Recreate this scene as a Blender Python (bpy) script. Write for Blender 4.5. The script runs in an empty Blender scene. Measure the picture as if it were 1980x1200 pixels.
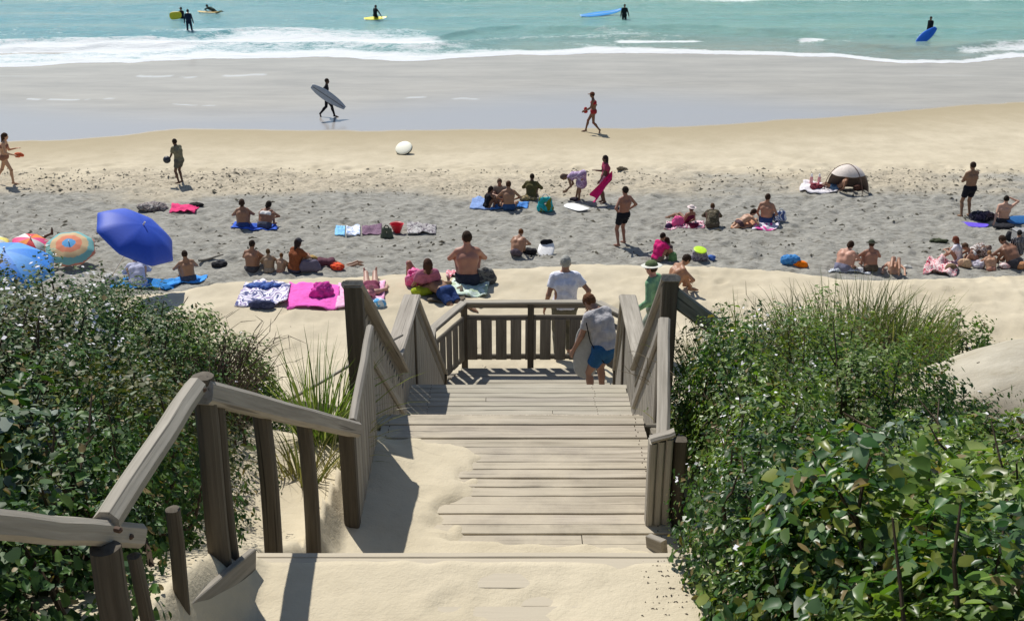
import bpy, math, random
import numpy as np
random.seed(7); RNG = np.random.default_rng(11)
R = math.radians
sc = bpy.context.scene
# ------------------------------------------------------------------ camera, sky, sun
F = 2100.0; PITCH = math.atan(840.0/F); CP, SP = math.cos(PITCH), math.sin(PITCH)
CAMZ = 10.4
cam = bpy.data.objects.new('camera', bpy.data.cameras.new('camera'))
sc.collection.objects.link(cam); sc.camera = cam
cam.location = (0, 0, CAMZ); cam.rotation_euler = (math.pi/2-PITCH, 0, 0)
cam.data.sensor_width = 36; cam.data.lens = 36*F/1980; cam.data.clip_end = 9000; cam.data.clip_start = 0.05
SUNV = (0.37, -0.66, -1.0)            # direction the light travels
sl = math.sqrt(sum(c*c for c in SUNV)); elev = math.asin(1.0/sl)
w = bpy.data.worlds.new('World'); sc.world = w; w.use_nodes = True
nt = w.node_tree; bg = nt.nodes['Background']; sk = nt.nodes.new('ShaderNodeTexSky')
sk.sky_type = 'NISHITA'; sk.sun_disc = False; sk.sun_elevation = elev
sk.sun_rotation = math.atan2(-SUNV[0], -SUNV[1]); sk.altitude = 0; sk.air_density = 1.0; sk.dust_density = .6; sk.ozone_density = 1.2
nt.links.new(sk.outputs[0], bg.inputs[0]); bg.inputs[1].default_value = 0.085
sd = bpy.data.lights.new('sun', 'SUN'); sd.energy = 4.65; sd.angle = R(0.53); sd.color = (1, .955, .88)
so = bpy.data.objects.new('sun', sd); sc.collection.objects.link(so); so.location = (-20, 20, 40)
from mathutils import Vector, Matrix
so.rotation_euler = Vector(SUNV).to_track_quat('-Z', 'Y').to_euler()
sc.view_settings.view_transform = 'Standard'; sc.view_settings.look = 'None'
sc.view_settings.exposure = 0.10; sc.view_settings.gamma = 1.0

# ------------------------------------------------------------------ projection helpers (pixels of the 1980x1200 photo -> world)
def at(x, y, d):
    u = (x-990)/F*d; v = (y-600)/F*d
    return np.array([u, d*CP - v*SP, CAMZ - d*SP - v*CP])
def on_z(x, y, z):
    k = (y-600)/F; return at(x, y, (CAMZ-z)/(SP+k*CP))
def proj(X, Y, Z):
    h = CAMZ-Z; d = Y*CP + h*SP; d = np.maximum(d, .01)
    return 990+F*X/d, 600+F*(h*CP-Y*SP)/d
def vh(ix, iy, s):
    v = np.sin(ix*127.1+iy*311.7+s*74.7)*43758.5453; return v-np.floor(v)
def vn(x, y, s=0):
    x = np.asarray(x, float); y = np.asarray(y, float)
    ix, iy = np.floor(x), np.floor(y); fx, fy = x-ix, y-iy
    fx = fx*fx*(3-2*fx); fy = fy*fy*(3-2*fy)
    a = vh(ix, iy, s)*(1-fx)+vh(ix+1, iy, s)*fx; b = vh(ix, iy+1, s)*(1-fx)+vh(ix+1, iy+1, s)*fx
    return a*(1-fy)+b*fy
def fbm(x, y, s=0, o=4):
    t = 0; a = .5
    for i in range(o): t = t+a*vn(x*2**i, y*2**i, s+i*3.1); a *= .5
    return t
def sst(t): t = np.clip(t, 0, 1); return t*t*(3-2*t)

# ------------------------------------------------------------------ materials
MATS = {}
def mk(name):
    m = bpy.data.materials.new(name); m.use_nodes = True
    return m, m.node_tree, m.node_tree.nodes['Principled BSDF']
def N(nt, t, **kw):
    n = nt.nodes.new('ShaderNode'+t)
    for k, v in kw.items():
        if k in n.inputs: n.inputs[k].default_value = v
        else: setattr(n, k, v)
    return n
def ramp(nt, src, stops, interp='LINEAR'):
    r = nt.nodes.new('ShaderNodeValToRGB'); e = r.color_ramp.elements; r.color_ramp.interpolation = interp
    while len(e) < len(stops): e.new(.5)
    for i, (p, c) in enumerate(stops):
        e[i].position = p; e[i].color = (*c, 1) if len(c) == 3 else c
    nt.links.new(src, r.inputs[0]); return r.outputs[0]
def mixc(nt, fac, a, b, blend='MIX'):
    m = nt.nodes.new('ShaderNodeMix'); m.data_type = 'RGBA'; m.blend_type = blend
    for s, v in ((m.inputs[0], fac), (m.inputs[6], a), (m.inputs[7], b)):
        if hasattr(v, 'is_output'): nt.links.new(v, s)
        else: s.default_value = v if isinstance(v, (int, float)) else (*v, 1)
    return m.outputs[2]
def mth(nt, op, a, b=None, clamp=False):
    m = nt.nodes.new('ShaderNodeMath'); m.operation = op; m.use_clamp = clamp
    for s, v in ((m.inputs[0], a), (m.inputs[1], b)):
        if v is None: continue
        if hasattr(v, 'is_output'): nt.links.new(v, s)
        else: s.default_value = v
    return m.outputs[0]
def objco(nt, scale=(1,1,1)):
    t = nt.nodes.new('ShaderNodeTexCoord'); mp = nt.nodes.new('ShaderNodeMapping'); mp.inputs[3].default_value = scale
    nt.links.new(t.outputs['Object'], mp.inputs[0]); return mp.outputs[0]
def noise(nt, co, scale, detail=4, rough=.6, dist=0):
    n = N(nt, 'TexNoise'); n.inputs['Scale'].default_value = scale; n.inputs['Detail'].default_value = detail
    n.inputs['Roughness'].default_value = rough; n.inputs['Distortion'].default_value = dist
    nt.links.new(co, n.inputs['Vector']); return n.outputs[0]
def bump(nt, b, h, strength, dist=.02):
    n = N(nt, 'Bump'); n.inputs['Strength'].default_value = strength; n.inputs['Distance'].default_value = dist
    if hasattr(h, 'is_output'): nt.links.new(h, n.inputs['Height'])
    nt.links.new(n.outputs[0], b.inputs['Normal']); return n
def simple(name, col, rough=.7, var=.12, scale=18, spec=.4, bmp=.15, trans=0):
    key = (name, tuple(col))
    if key in MATS: return MATS[key]
    m, nt, b = mk(name); co = objco(nt); n = noise(nt, co, scale)
    a = tuple(c*(1-var) for c in col); c2 = tuple(min(1, c*(1+var)) for c in col)
    nt.links.new(ramp(nt, n, [(.3, a), (.7, c2)]), b.inputs['Base Color'])
    b.inputs['Roughness'].default_value = rough; b.inputs['Specular IOR Level'].default_value = spec
    if bmp: bump(nt, b, n, bmp, .01 if bmp < .8 else .035)
    MATS[key] = m; return m
def skin(col): return simple('skin', col, .5, .07, 9, .35, .05)
def cloth(col, name='fabric'): return simple(name, col, .9, .16, 13, .15, .9)
def pattern(name, cols, scale=12, kind='blotch'):
    key = (name, kind, scale, tuple(cols[0]))
    if key in MATS: return MATS[key]
    m, nt, b = mk(name)
    if kind == 'stripe':
        co = objco(nt); wv = N(nt, 'TexWave'); wv.inputs['Scale'].default_value = scale; wv.inputs['Distortion'].default_value = .6
        nt.links.new(co, wv.inputs['Vector']); s = wv.outputs[1]
    elif kind == 'rings':
        t = nt.nodes.new('ShaderNodeTexCoord'); l = N(nt, 'VectorMath', operation='LENGTH'); nt.links.new(t.outputs['Object'], l.inputs[0])
        wob = noise(nt, t.outputs['Object'], 6); s0 = mth(nt, 'MULTIPLY', l.outputs['Value'], scale)
        s = mth(nt, 'ADD', s0, mth(nt, 'MULTIPLY', mth(nt, 'SUBTRACT', wob, .5), .16))
    else:
        co = objco(nt); s = noise(nt, co, scale, 2, .5, .8); s = mth(nt, 'MULTIPLY', mth(nt, 'SUBTRACT', s, .3), 2.5)
    st = [(i/len(cols), c) for i, c in enumerate(cols)]
    nt.links.new(ramp(nt, s, st, 'CONSTANT'), b.inputs['Base Color']); b.inputs['Roughness'].default_value = .85
    b.inputs['Specular IOR Level'].default_value = .15
    MATS[key] = m; return m

def wood_mat(name, c1, c2, axis, sandy=0.0, rough=.75):
    """weathered wood; grain runs along local axis"""
    key = (name, tuple(c1), axis, sandy)
    if key in MATS: return MATS[key]
    m, nt, b = mk(name)
    def gco(sc3):
        t_ = N(nt, 'Attribute', attribute_name='grain'); mp = nt.nodes.new('ShaderNodeMapping'); mp.inputs[3].default_value = sc3
        nt.links.new(t_.outputs['Vector'], mp.inputs[0]); return mp.outputs[0]
    co = gco((1.6, 34, 34)); g = noise(nt, co, 1.0, 6, .65, .4)
    big = noise(nt, gco((1.1, 6, 6)), 1.0, 3, .6)
    col = ramp(nt, g, [(.3, c1), (.52, tuple((a+d)/2 for a, d in zip(c1, c2))), (.72, c2)])
    col = mixc(nt, mth(nt, 'MULTIPLY', big, .45), col, tuple(x*.55 for x in c1))
    crk = ramp(nt, noise(nt, gco((.9, 55, 55)), 1.0, 2, .5), [(.66, (0,0,0)), (.70, (1,1,1))])
    col = mixc(nt, mth(nt, 'MULTIPLY', crk, .7), col, tuple(x*.25 for x in c1))
    at_ = N(nt, 'Attribute', attribute_name='tone'); 
    col = mixc(nt, .55, col, mixc(nt, 1.0, col, at_.outputs[0], 'MULTIPLY'))
    if sandy:
        oc = objco(nt); sn = noise(nt, oc, 2.0, 7, .66); sx = N(nt, 'SeparateXYZ'); nt.links.new(oc, sx.inputs[0])
        g_ = mth(nt, 'ADD', mth(nt, 'MULTIPLY', sx.outputs[0], -.16), mth(nt, 'MULTIPLY', mth(nt, 'SUBTRACT', sx.outputs[1], 6.7), -.13))
        f = ramp(nt, mth(nt, 'ADD', sn, mth(nt, 'ADD', g_, (sandy-.5)*.5)), [(.40, (0,0,0)), (.66, (1,1,1))])
        col = mixc(nt, mth(nt, 'MULTIPLY', f, .9), col, (.50, .44, .335))
    nt.links.new(col, b.inputs['Base Color']); b.inputs['Roughness'].default_value = rough
    b.inputs['Specular IOR Level'].default_value = .25
    bump(nt, b, g, .5, .006); MATS[key] = m; return m
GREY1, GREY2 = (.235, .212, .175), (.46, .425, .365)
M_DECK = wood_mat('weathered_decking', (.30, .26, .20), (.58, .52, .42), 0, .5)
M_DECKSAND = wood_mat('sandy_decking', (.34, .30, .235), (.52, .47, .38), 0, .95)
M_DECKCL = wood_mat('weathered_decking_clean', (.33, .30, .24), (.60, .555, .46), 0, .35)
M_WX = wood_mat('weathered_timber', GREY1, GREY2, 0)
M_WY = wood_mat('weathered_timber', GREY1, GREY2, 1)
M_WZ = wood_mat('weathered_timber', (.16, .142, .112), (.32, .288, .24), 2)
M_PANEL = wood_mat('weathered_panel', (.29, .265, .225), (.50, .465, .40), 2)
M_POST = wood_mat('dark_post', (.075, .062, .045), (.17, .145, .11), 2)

# ------------------------------------------------------------------ object helpers
COL = sc.collection
def tag(o, label=None, cat=None, group=None, kind=None):
    if label: o['label'] = label
    if cat: o['category'] = cat
    if group: o['group'] = group
    if kind: o['kind'] = kind
    return o
def empty(name, loc=(0,0,0), rz=0):
    o = bpy.data.objects.new(name, None); COL.objects.link(o); o.location = tuple(loc); o.rotation_euler = (0, 0, rz)
    o.empty_display_size = .2; return o
def meshobj(name, V, Fc, mat=None, parent=None, smooth=False, attrs=None):
    me = bpy.data.meshes.new(name)
    V = np.asarray(V, dtype=np.float32)
    if isinstance(Fc, np.ndarray):
        n, k = Fc.shape
        me.vertices.add(len(V)); me.vertices.foreach_set('co', V.ravel())
        me.loops.add(n*k); me.loops.foreach_set('vertex_index', Fc.astype(np.int32).ravel())
        me.polygons.add(n); me.polygons.foreach_set('loop_start', np.arange(0, n*k, k, dtype=np.int32))
        me.update(calc_edges=True); me.validate()
    else:
        me.from_pydata([tuple(map(float, v)) for v in V], [], Fc); me.update()
    if mat is not None:
        for m_ in (mat if isinstance(mat, (list, tuple)) else [mat]): me.materials.append(m_)
    if smooth: me.polygons.foreach_set('use_smooth', np.ones(len(me.polygons), dtype=bool))
    if attrs:
        for k_, a in attrs.items():
            a = np.asarray(a, dtype=np.float32)
            if a.ndim == 1:
                at_ = me.attributes.new(k_, 'FLOAT', 'POINT'); at_.data.foreach_set('value', a)
            else:
                at_ = me.attributes.new(k_, 'FLOAT_COLOR', 'POINT')
                at_.data.foreach_set('color', np.hstack([a, np.ones((len(a), 1), np.float32)]).ravel())
    o = bpy.data.objects.new(name, me); COL.objects.link(o)
    if parent: o.parent = parent
    return o
class MB:
    """collects solids into one mesh"""
    def __init__(s): s.v = []; s.f = []; s.t = []; s.g = []
    def add(s, V, Fc, tone=None, g=None):
        g = g if g is not None else [tuple(map(float, q)) for q in V]
        r3 = (random.random()*50, random.random()*50, random.random()*50); s.g += [(q[0]+r3[0], q[1]+r3[1], q[2]+r3[2]) for q in g]
        b = len(s.v); s.v += [tuple(map(float, v)) for v in V]; s.f += [tuple(i+b for i in f) for f in Fc]
        t = tone if tone is not None else random.uniform(.75, 1.1)
        s.t += [(t, t*random.uniform(.97, 1.0), t*random.uniform(.93, 1.0))]*len(V)
    def beam(s, a, b, wdt, hgt, side=None, ch=.012, tone=None, seg=1, warp=0):
        """chamfered beam from a to b; side = horizontal width direction"""
        a = np.array(a, float); b = np.array(b, float); d = (b-a)/np.linalg.norm(b-a)
        if side is None:
            side = np.cross(d, (0,0,1)); 
            if np.linalg.norm(side) < 1e-3: side = np.array((1.,0,0))
        side = np.array(side, float); side = side-d*np.dot(side, d); side /= np.linalg.norm(side); up = np.cross(side, d)
        x, y = wdt/2, hgt/2; c = min(ch, x*.8, y*.8)
        prof = [(-x+c,-y),(x-c,-y),(x,-y+c),(x,y-c),(x-c,y),(-x+c,y),(-x,y-c),(-x,-y+c)]
        V = []; G_ = []; rings = seg+1; Ln = float(np.linalg.norm(b-a))
        for i in range(rings):
            p = a+(b-a)*i/seg + up*warp*(random.random()-.5) + side*warp*(random.random()-.5)
            V += [p+side*q[0]+up*q[1] for q in prof]; G_ += [(Ln*i/seg, q[0], q[1]) for q in prof]
        Fc = []
        for i in range(seg):
            for k in range(8): Fc.append((i*8+k, i*8+(k+1)%8, (i+1)*8+(k+1)%8, (i+1)*8+k))
        Fc.append(tuple(range(7, -1, -1))); Fc.append(tuple(seg*8+k for k in range(8)))
        s.add(V, Fc, tone, G_)
    def log(s, a, b, ra, rb, n=14, tone=None, seg=5, wob=.006):
        a = np.array(a, float); b = np.array(b, float); d = (b-a)/np.linalg.norm(b-a)
        q = np.cross(d, (0,1,0) if abs(d[1]) < .9 else (1,0,0)); q /= np.linalg.norm(q); r = np.cross(d, q)
        V = []; Fc = []; G_ = []; Ln = float(np.linalg.norm(b-a))
        sdv = random.random()*9
        for i in range(seg+1):
            t = i/seg; p = a+(b-a)*t + q*wob*math.sin(t*5+sdv)+r*wob*math.cos(t*4+sdv)
            for k in range(n):
                an = 2*math.pi*k/n; rr = (ra+(rb-ra)*t)*(1+.04*math.sin(3*an+sdv)+.03*math.sin(5*an+t*3))
                V.append(p+q*rr*math.cos(an)+r*rr*math.sin(an)); G_.append((Ln*t, rr*math.cos(an), rr*math.sin(an)))
        for i in range(seg):
            for k in range(n): Fc.append((i*n+k, i*n+(k+1)%n, (i+1)*n+(k+1)%n, (i+1)*n+k))
        V.append(a-d*.0); V.append(b+d*.008); A, B = len(V)-2, len(V)-1
        G_ += [(0,0,0), (Ln,0,0)]
        for k in range(n): Fc.append((A, (k+1)%n, k)); Fc.append((B, seg*n+k, seg*n+(k+1)%n))
        s.add(V, Fc, tone, G_)
    def box(s, c, sz, tone=None, ch=.006):
        c = np.array(c, float); a = c-(0, sz[1]/2, 0); b = c+(0, sz[1]/2, 0)
        s.beam(a, b, sz[0], sz[2], (1,0,0), ch, tone)
    def build(s, name, mat, parent=None, smooth=False):
        o = meshobj(name, s.v, s.f, mat, parent, smooth, {'tone': np.array(s.t), 'grain': np.array(s.g)})
        return o

# ------------------------------------------------------------------ terrain
Z1, Z2, Z3, Z4 = 7.70, 6.55, 4.95, 3.20     # landing levels
crest_px = [(-900,600),(0,562),(200,556),(330,552),(420,534),(480,526),(700,523),(860,512),(1000,504),(1150,497),(1250,500),(1400,504),(1520,513),(1620,527),(1750,529),(1980,521),(2900,520)]
cw = np.array([on_z(x, y, 3.0) for x, y in crest_px])
def crestY(X): return np.interp(X, cw[:,0], cw[:,1])-.75
BY = [-15, 0, 3, 5, 8, 11, 13.5, 16, 19, 30]; BZ = [9.6, 8.95, 8.15, 7.45, 6.3, 4.9, 3.5, 2.9, 3.0, 3.02]
CY = [-15, .6, 1.0, 2.4, 2.7, 3.94, 3.98, 5.3, 5.45, 7.4, 7.6, 9.4, 9.6, 11.3, 11.5, 13.1, 13.5, 15.6, 16.2, 19, 30]
CZ = [9.1, 8.75, 8.6, 7.75, 7.67, 7.67, 7.2, 6.5, 6.44, 6.40, 6.3, 4.9, 4.7, 4.6, 4.5, 3.1, 2.85, 2.8, 2.88, 3.0, 3.02]
EY = [-15, 0, 3.0, 3.6, 4.65, 5.5, 6.3, 7.5, 9.5, 11.3, 13.3, 16, 19, 30]; EZ = [9.2, 8.7, 8.15, 7.93, 7.25, 6.75, 6.62, 6.35, 4.9, 4.55, 3.1, 2.88, 3.0, 3.02]
def smi(Y, a, b, wd=.35): return sum(np.interp(Y+o*wd, a, b) for o in (-1, -.5, 0, .5, 1))/5
def T0(X, Y):
    X = np.asarray(X, float); Y = np.asarray(Y, float); aX = np.abs(X-np.interp(Y, [11, 14], [0, .22]))
    bank = smi(Y, BY, BZ, 1.0)
    bank = bank + .72*np.exp(-((X-3.8)/1.25)**2-((Y-7.1)/1.0)**2) + .25*np.exp(-((X+4)/2.2)**2-((Y-6.5)/2.5)**2)
    bank = bank + (fbm(X*.35+3, Y*.35, 2)-.47)*.45*np.interp(Y, [14, 19], [1, .25])
    cor = smi(Y, CY, CZ, .05); edge = smi(Y, EY, EZ, .25)
    t = sst((aX-1.0)/.2); z = cor*(1-t)+edge*t
    t2 = sst((aX-1.25)/1.3); z = z*(1-t2)+bank*t2
    # sand drifted over the decking
    rag = (fbm(X*2.2, Y*2.2, 5)-.47)
    m1 = sst((Y-1.0)/.6)*(1-sst((Y-3.97)/.05)); z = np.where(aX < 1.2, z+m1*(.036+rag*.04), z)
    m2 = sst((Y-5.0)/.3)*(1-sst((Y-(6.25+(-X*.62)+rag*1.5))/.9))*sst((.22-X+np.clip(5.74-Y, 0, 9)*10+rag*2.0)/.95)
    z = np.where(aX < 1.15, z+np.clip(m2, 0, 1)*(.157+.07*sst((-.55-X)/.5)+(fbm(X*3, Y*3, 91, 3)-.44)*.035), z)
    zb = np.interp(Y, [20, 30, 44, 50, 57, 62, 70, 73, 80, 100, 140], [.6, .45, .2, .12, .05, .02, -.02, -.2, -1, -3, -4])
    s = sst((Y-crestY(X))/4.6)
    return z*(1-s)+zb*s
def ground_at(x, y):
    """first hit of the photo ray with the terrain"""
    k = (y-600)/F; prev = 1.5
    d = np.arange(1.5, 130, .04); P = at(x, y, d)
    z = T0(P[0], P[1]); hit = np.nonzero(P[2] <= z)[0]
    if len(hit) == 0: p = on_z(x, y, 0); return p
    i = hit[0]; p = P[:, i].copy(); p[2] = z[i]; return p
wet_px = [(-2500,330),(0,274),(120,270),(230,263),(290,255),(350,250),(560,251),(700,253),(900,250),(1100,249),(1250,248),(1400,242),(1500,233),(1620,226),(1750,214),(1860,204),(1980,198),(4000,120)]
WX = np.array([p[0] for p in wet_px]); WYp = np.array([p[1] for p in wet_px])
shore_px = [(-3000,190),(-300,136),(0,130),(120,124),(300,119),(430,113),(620,113),(760,116),(900,113),(1000,107),(1150,104),(1300,105),(1500,107),(1620,110),(1740,119),(1850,121),(1930,114),(2100,110),(5000,80)]
SX = np.array([on_z(x, y, .03)[0] for x, y in shore_px]); SYw = np.array([on_z(x, y, .03)[1] for x, y in shore_px])
def shoreY(X): return np.interp(X, SX, SYw)+(fbm(X*.35, X*0+.3, 9, 6)-.47)*2.6

def grid_mesh(name, us, rows, xfun, zfun, mat, attrfun, kind='structure'):
    U, Y = np.meshgrid(us, rows); X = xfun(U, Y); Z = zfun(X, Y); nr, nc = U.shape
    V = np.stack([X.ravel(), Y.ravel(), Z.ravel()], 1)
    i = np.arange(nr*nc).reshape(nr, nc)
    Fq = np.stack([i[:-1,:-1], i[:-1,1:], i[1:,1:], i[1:,:-1]], -1).reshape(-1, 4)
    o = meshobj(name, V, Fq, mat, None, True, attrfun(X.ravel(), Y.ravel(), Z.ravel())); tag(o, kind=kind); return o
def prints(X, Y, cell, seed, r, keep=1.0):
    gx, gy = X/cell, Y/cell; ix, iy = np.floor(gx), np.floor(gy); out = 0*X
    for dx in (-1, 0, 1):
        for dy in (-1, 0, 1):
            cx, cy = ix+dx, iy+dy; jx, jy = vh(cx, cy, seed), vh(cx, cy, seed+1.7); an = vh(cx, cy, seed+3.1)*6.283; on_ = vh(cx, cy, seed+5.3) < keep
            ax, ay = (gx-cx-jx)*cell, (gy-cy-jy)*cell; u = (ax*np.cos(an)+ay*np.sin(an))/1.7; v = -ax*np.sin(an)+ay*np.cos(an)
            d2 = (u*u+v*v)/(r*r); out = out+on_*(-np.exp(-d2)+.45*np.exp(-(np.sqrt(d2)-1.5)**2*4))
    return out
def sand_detail(X, Y):
    z = T0(X, Y); px, py = proj(X, Y, z)
    rough = sst((py-300)/35)*(1-sst((Y-44)/2))*sst((Y-24)/2)
    pits = fbm(X*1.9, Y*1.9, 21, 4)-.47; ft = fbm(X*4.5, Y*4.5, 25, 3)-.44
    z = z+rough*(pits*.20+ft*.09+.055*prints(X, Y, .62, 3, .13, .8))
    z = z+sst((py-262)/30)*(1-sst((Y-46)/2))*(1-rough)*sst((Y-24)/2)*.02*prints(X, Y, .9, 8, .12, .35)
    shelf = sst((Y-14.5)/1.5)*(1-sst((Y-23)/2)); z = z+shelf*((fbm(X*1.5, Y*1.5, 31, 4)-.47)*.13+(fbm(X*5, Y*5, 35, 3)-.44)*.05)
    z = z+shelf*.045*prints(X, Y, .55, 12, .10, .55)*sst((fbm(X*.5, Y*.5, 14)-.36)/.2)
    near = (1-sst((Y-14)/1.5)); z = z+near*((fbm(X*9, Y*9, 41, 3)-.44)*.014+.010*prints(X, Y, .42, 17, .055, .5)*(np.abs(X) < 1.3))
    return z
def sand_attr(X, Y, Z):
    px, py = proj(X, Y, np.clip(Z, -.1, 20))
    wl = np.interp(px, WX, WYp)+(fbm(X*.8, Y*.3, 51, 4)-.47)*5
    wet = np.where(Y > 38, sst((wl-py)/2.5+.5), 0)
    damp = np.where(Y > 30, sst((wl+70-py)/75), 0)
    gr = sst((py-322-(fbm(X*.3, Y*.5, 55)-.47)*60)/26)*(Y > 24)
    grey = sst((py-352-(fbm(X*.25, Y*.6, 57)-.47)*70-np.where(px > 1150, -18, 0))/40)*sst((Y-23.5)/1.5)
    grey = np.maximum(grey, .55*np.exp(-((X-3.7)/1.5)**2-((Y-6.6)/1.3)**2))
    film = sst((py-175-20*np.sin(px*.004))/60)
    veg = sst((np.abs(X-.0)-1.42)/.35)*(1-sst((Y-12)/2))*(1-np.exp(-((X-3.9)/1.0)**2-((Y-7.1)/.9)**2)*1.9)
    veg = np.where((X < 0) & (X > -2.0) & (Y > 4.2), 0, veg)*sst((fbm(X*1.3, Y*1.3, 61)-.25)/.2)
    fl = 0*X
    for x0, y0, x1, y1, wd in ((255,146,385,147,2.2),(425,145,520,147,2.2),(40,190,225,194,1.6),(330,203,420,206,1.2),(780,188,830,189,1.6),(870,191,930,194,1.4),(1540,145,1580,146,1.5)):
        yy = y0+(y1-y0)*(px-x0)/(x1-x0)+(fbm(X*.5, X*0+y0, 66)-.47)*9; fl = np.maximum(fl, np.exp(-((py-yy)/(wd*.7))**2)*sst((px-x0)/12)*sst((x1-px)/12)*sst((fbm(X*1.6, X*0+y0, 63)-.30)/.2))
    return {'fline': fl, 'wet': wet, 'damp': damp, 'gravel': gr, 'grey': grey, 'film': film, 'veg': np.clip(veg, 0, 1)}
ms, nt, b = mk('sand')
co = objco(nt)
A = lambda n: N(nt, 'Attribute', attribute_name=n).outputs['Fac']
n1 = noise(nt, co, .9, 6, .65); n2 = noise(nt, co, 9, 5, .7); n3 = noise(nt, objco(nt, (1, 2.2, 1)), 3.2, 5, .75)
warm = ramp(nt, n1, [(.35, (.48, .42, .30)), (.65, (.60, .53, .39))])
gcol = ramp(nt, n3, [(.36, (.10, .10, .09)), (.43, (.215, .22, .205)), (.55, (.30, .305, .285)), (.70, (.46, .455, .415))])
base = mixc(nt, mth(nt, 'MULTIPLY', A('grey'), .92), warm, gcol)
gravel_c = ramp(nt, noise(nt, objco(nt, (1, 1.6, 1)), 5.5, 5, .8), [(.36, (.20, .175, .13)), (.47, (.42, .37, .28)), (.6, (.64, .56, .42))])
base = mixc(nt, mth(nt, 'MULTIPLY', mth(nt, 'MULTIPLY', A('gravel'), mth(nt, 'SUBTRACT', 1.0, A('grey'))), .8), base, gravel_c)
base = mixc(nt, mth(nt, 'MULTIPLY', n2, .25), base, (.38, .32, .23))
base = mixc(nt, mth(nt, 'MULTIPLY', A('damp'), .92), base, (.355, .295, .185))
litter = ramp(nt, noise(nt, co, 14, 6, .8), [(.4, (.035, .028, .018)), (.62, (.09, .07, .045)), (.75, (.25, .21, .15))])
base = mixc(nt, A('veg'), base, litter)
wcol = mixc(nt, A('film'), ramp(nt, noise(nt, objco(nt, (.3, 1.0, 1)), .5, 8, .68), [(.35, (.35, .30, .225)), (.65, (.47, .41, .32))]), (.36, .345, .335))
foamn = noise(nt, objco(nt, (.10, 1.6, 1)), .8, 6, .7, .8)
wcol = mixc(nt, mth(nt, 'MULTIPLY', ramp(nt, foamn, [(.66, (0,0,0)), (.72, (1,1,1))]), .22), wcol, (.7, .68, .64))
wcol = mixc(nt, mth(nt, 'MULTIPLY', A('fline'), mth(nt, 'MULTIPLY', foamn, 1.1)), wcol, (.85,.85,.83))
base = mixc(nt, A('wet'), base, wcol)
nt.links.new(base, b.inputs['Base Color'])
rg = nt.nodes.new('ShaderNodeMapRange'); nt.links.new(A('wet'), rg.inputs[0]); rg.inputs[3].default_value = .92; rg.inputs[4].default_value = .17
nt.links.new(rg.outputs[0], b.inputs['Roughness']); b.inputs['Specular IOR Level'].default_value = .34
hb = mth(nt, 'ADD', mth(nt, 'MULTIPLY', noise(nt, co, 5, 6, .7), 1.0), mth(nt, 'MULTIPLY', noise(nt, co, 45, 4, .7), .25))
hb = mth(nt, 'MULTIPLY', hb, mth(nt, 'ADD', .35, mth(nt, 'MULTIPLY', A('gravel'), 1.8)))
hb = mth(nt, 'MULTIPLY', hb, mth(nt, 'SUBTRACT', 1.0, mth(nt, 'MULTIPLY', A('wet'), .985)))
bump(nt, b, hb, .7, .06)
us = np.concatenate([-np.geomspace(30, 1.03, 14), np.linspace(-1, 1, 560), np.geomspace(1.03, 30, 14)])
rows = np.concatenate([np.arange(-15, 2.4, .3), np.arange(2.4, 8.2, .035), np.arange(8.2, 16, .12), np.arange(16, 27, .1), np.arange(27, 46, .11), np.arange(46, 70, .22), np.arange(70, 82, .5), [84, 90, 100, 140]])
grid_mesh('ground', us, rows, lambda U, Y: U*(np.maximum(Y, 0)*.58+3.6), sand_detail, ms, sand_attr)

# ------------------------------------------------------------------ sea
mw, nt, b = mk('sea_water')
co = objco(nt); A = lambda n: N(nt, 'Attribute', attribute_name=n).outputs['Fac']
deep = mixc(nt, A('green'), (.115, .33, .37), (.17, .37, .30))
deep = mixc(nt, A('shal'), deep, (.27, .30, .25))
wv = noise(nt, objco(nt, (.5, 1.0, 1)), 1.2, 7, .7, .4)
deep = mixc(nt, mth(nt, 'MULTIPLY', ramp(nt, wv, [(.4, (0,0,0)), (.7, (1,1,1))]), .45), deep, (.26, .50, .50))
fo = noise(nt, objco(nt, (.55, 1.0, 1)), 1.3, 9, .78, 1.4); fo2 = noise(nt, objco(nt, (.8, 1.5, 1)), 4.2, 6, .75, .8)
fo = mth(nt, 'ADD', mth(nt, 'MULTIPLY', fo, .55), mth(nt, 'MULTIPLY', fo2, .45))
fm = mth(nt, 'SUBTRACT', mth(nt, 'ADD', A('foam'), fo), 1.0)
fm = ramp(nt, mth(nt, 'ADD', mth(nt, 'MULTIPLY', fm, 4.0), .5), [(.25, (0,0,0)), (.85, (1,1,1))])
colr = mixc(nt, mth(nt, 'MULTIPLY', fm, .93), deep, (.80, .82, .83))
nt.links.new(colr, b.inputs['Base Color'])
rr = mixc(nt, fm, (.14, .14, .14), (.8, .8, .8)); nt.links.new(rr, b.inputs['Roughness'])
b.inputs['Specular IOR Level'].default_value = .35; b.inputs['IOR'].default_value = 1.33
bump(nt, b, mth(nt, 'ADD', wv, mth(nt, 'MULTIPLY', fo, .6)), .9, .25)
def sea_z(X, Y):
    s = np.clip(Y-shoreY(X), 0, None)
    wz = (.10*np.sin(Y*.75+fbm(X*.06, Y*.05, 71)*7)+.13*(fbm(X*.25, Y*.8, 73)-.47))*sst(s/7)*np.interp(Y, [130, 300], [1, .2])
    cr = .28*np.exp(-((Y-(101.5+1.5*np.sin(X*.07)))/.9)**2)*(.5+.5*np.sin(X*.12+2))
    cr = cr+.24*np.exp(-((s-10.5-(fbm(X*.12, X*0, 81)-.47)*6)/.55)**2)*sst((fbm(X*.09+5, X*0, 83)-.3)/.2)
    cr = cr+.20*np.exp(-((s-6-np.sin(X*.15)*1.2)/.6)**2)
    return .0+.05*sst(s/1.2)+wz+cr
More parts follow.
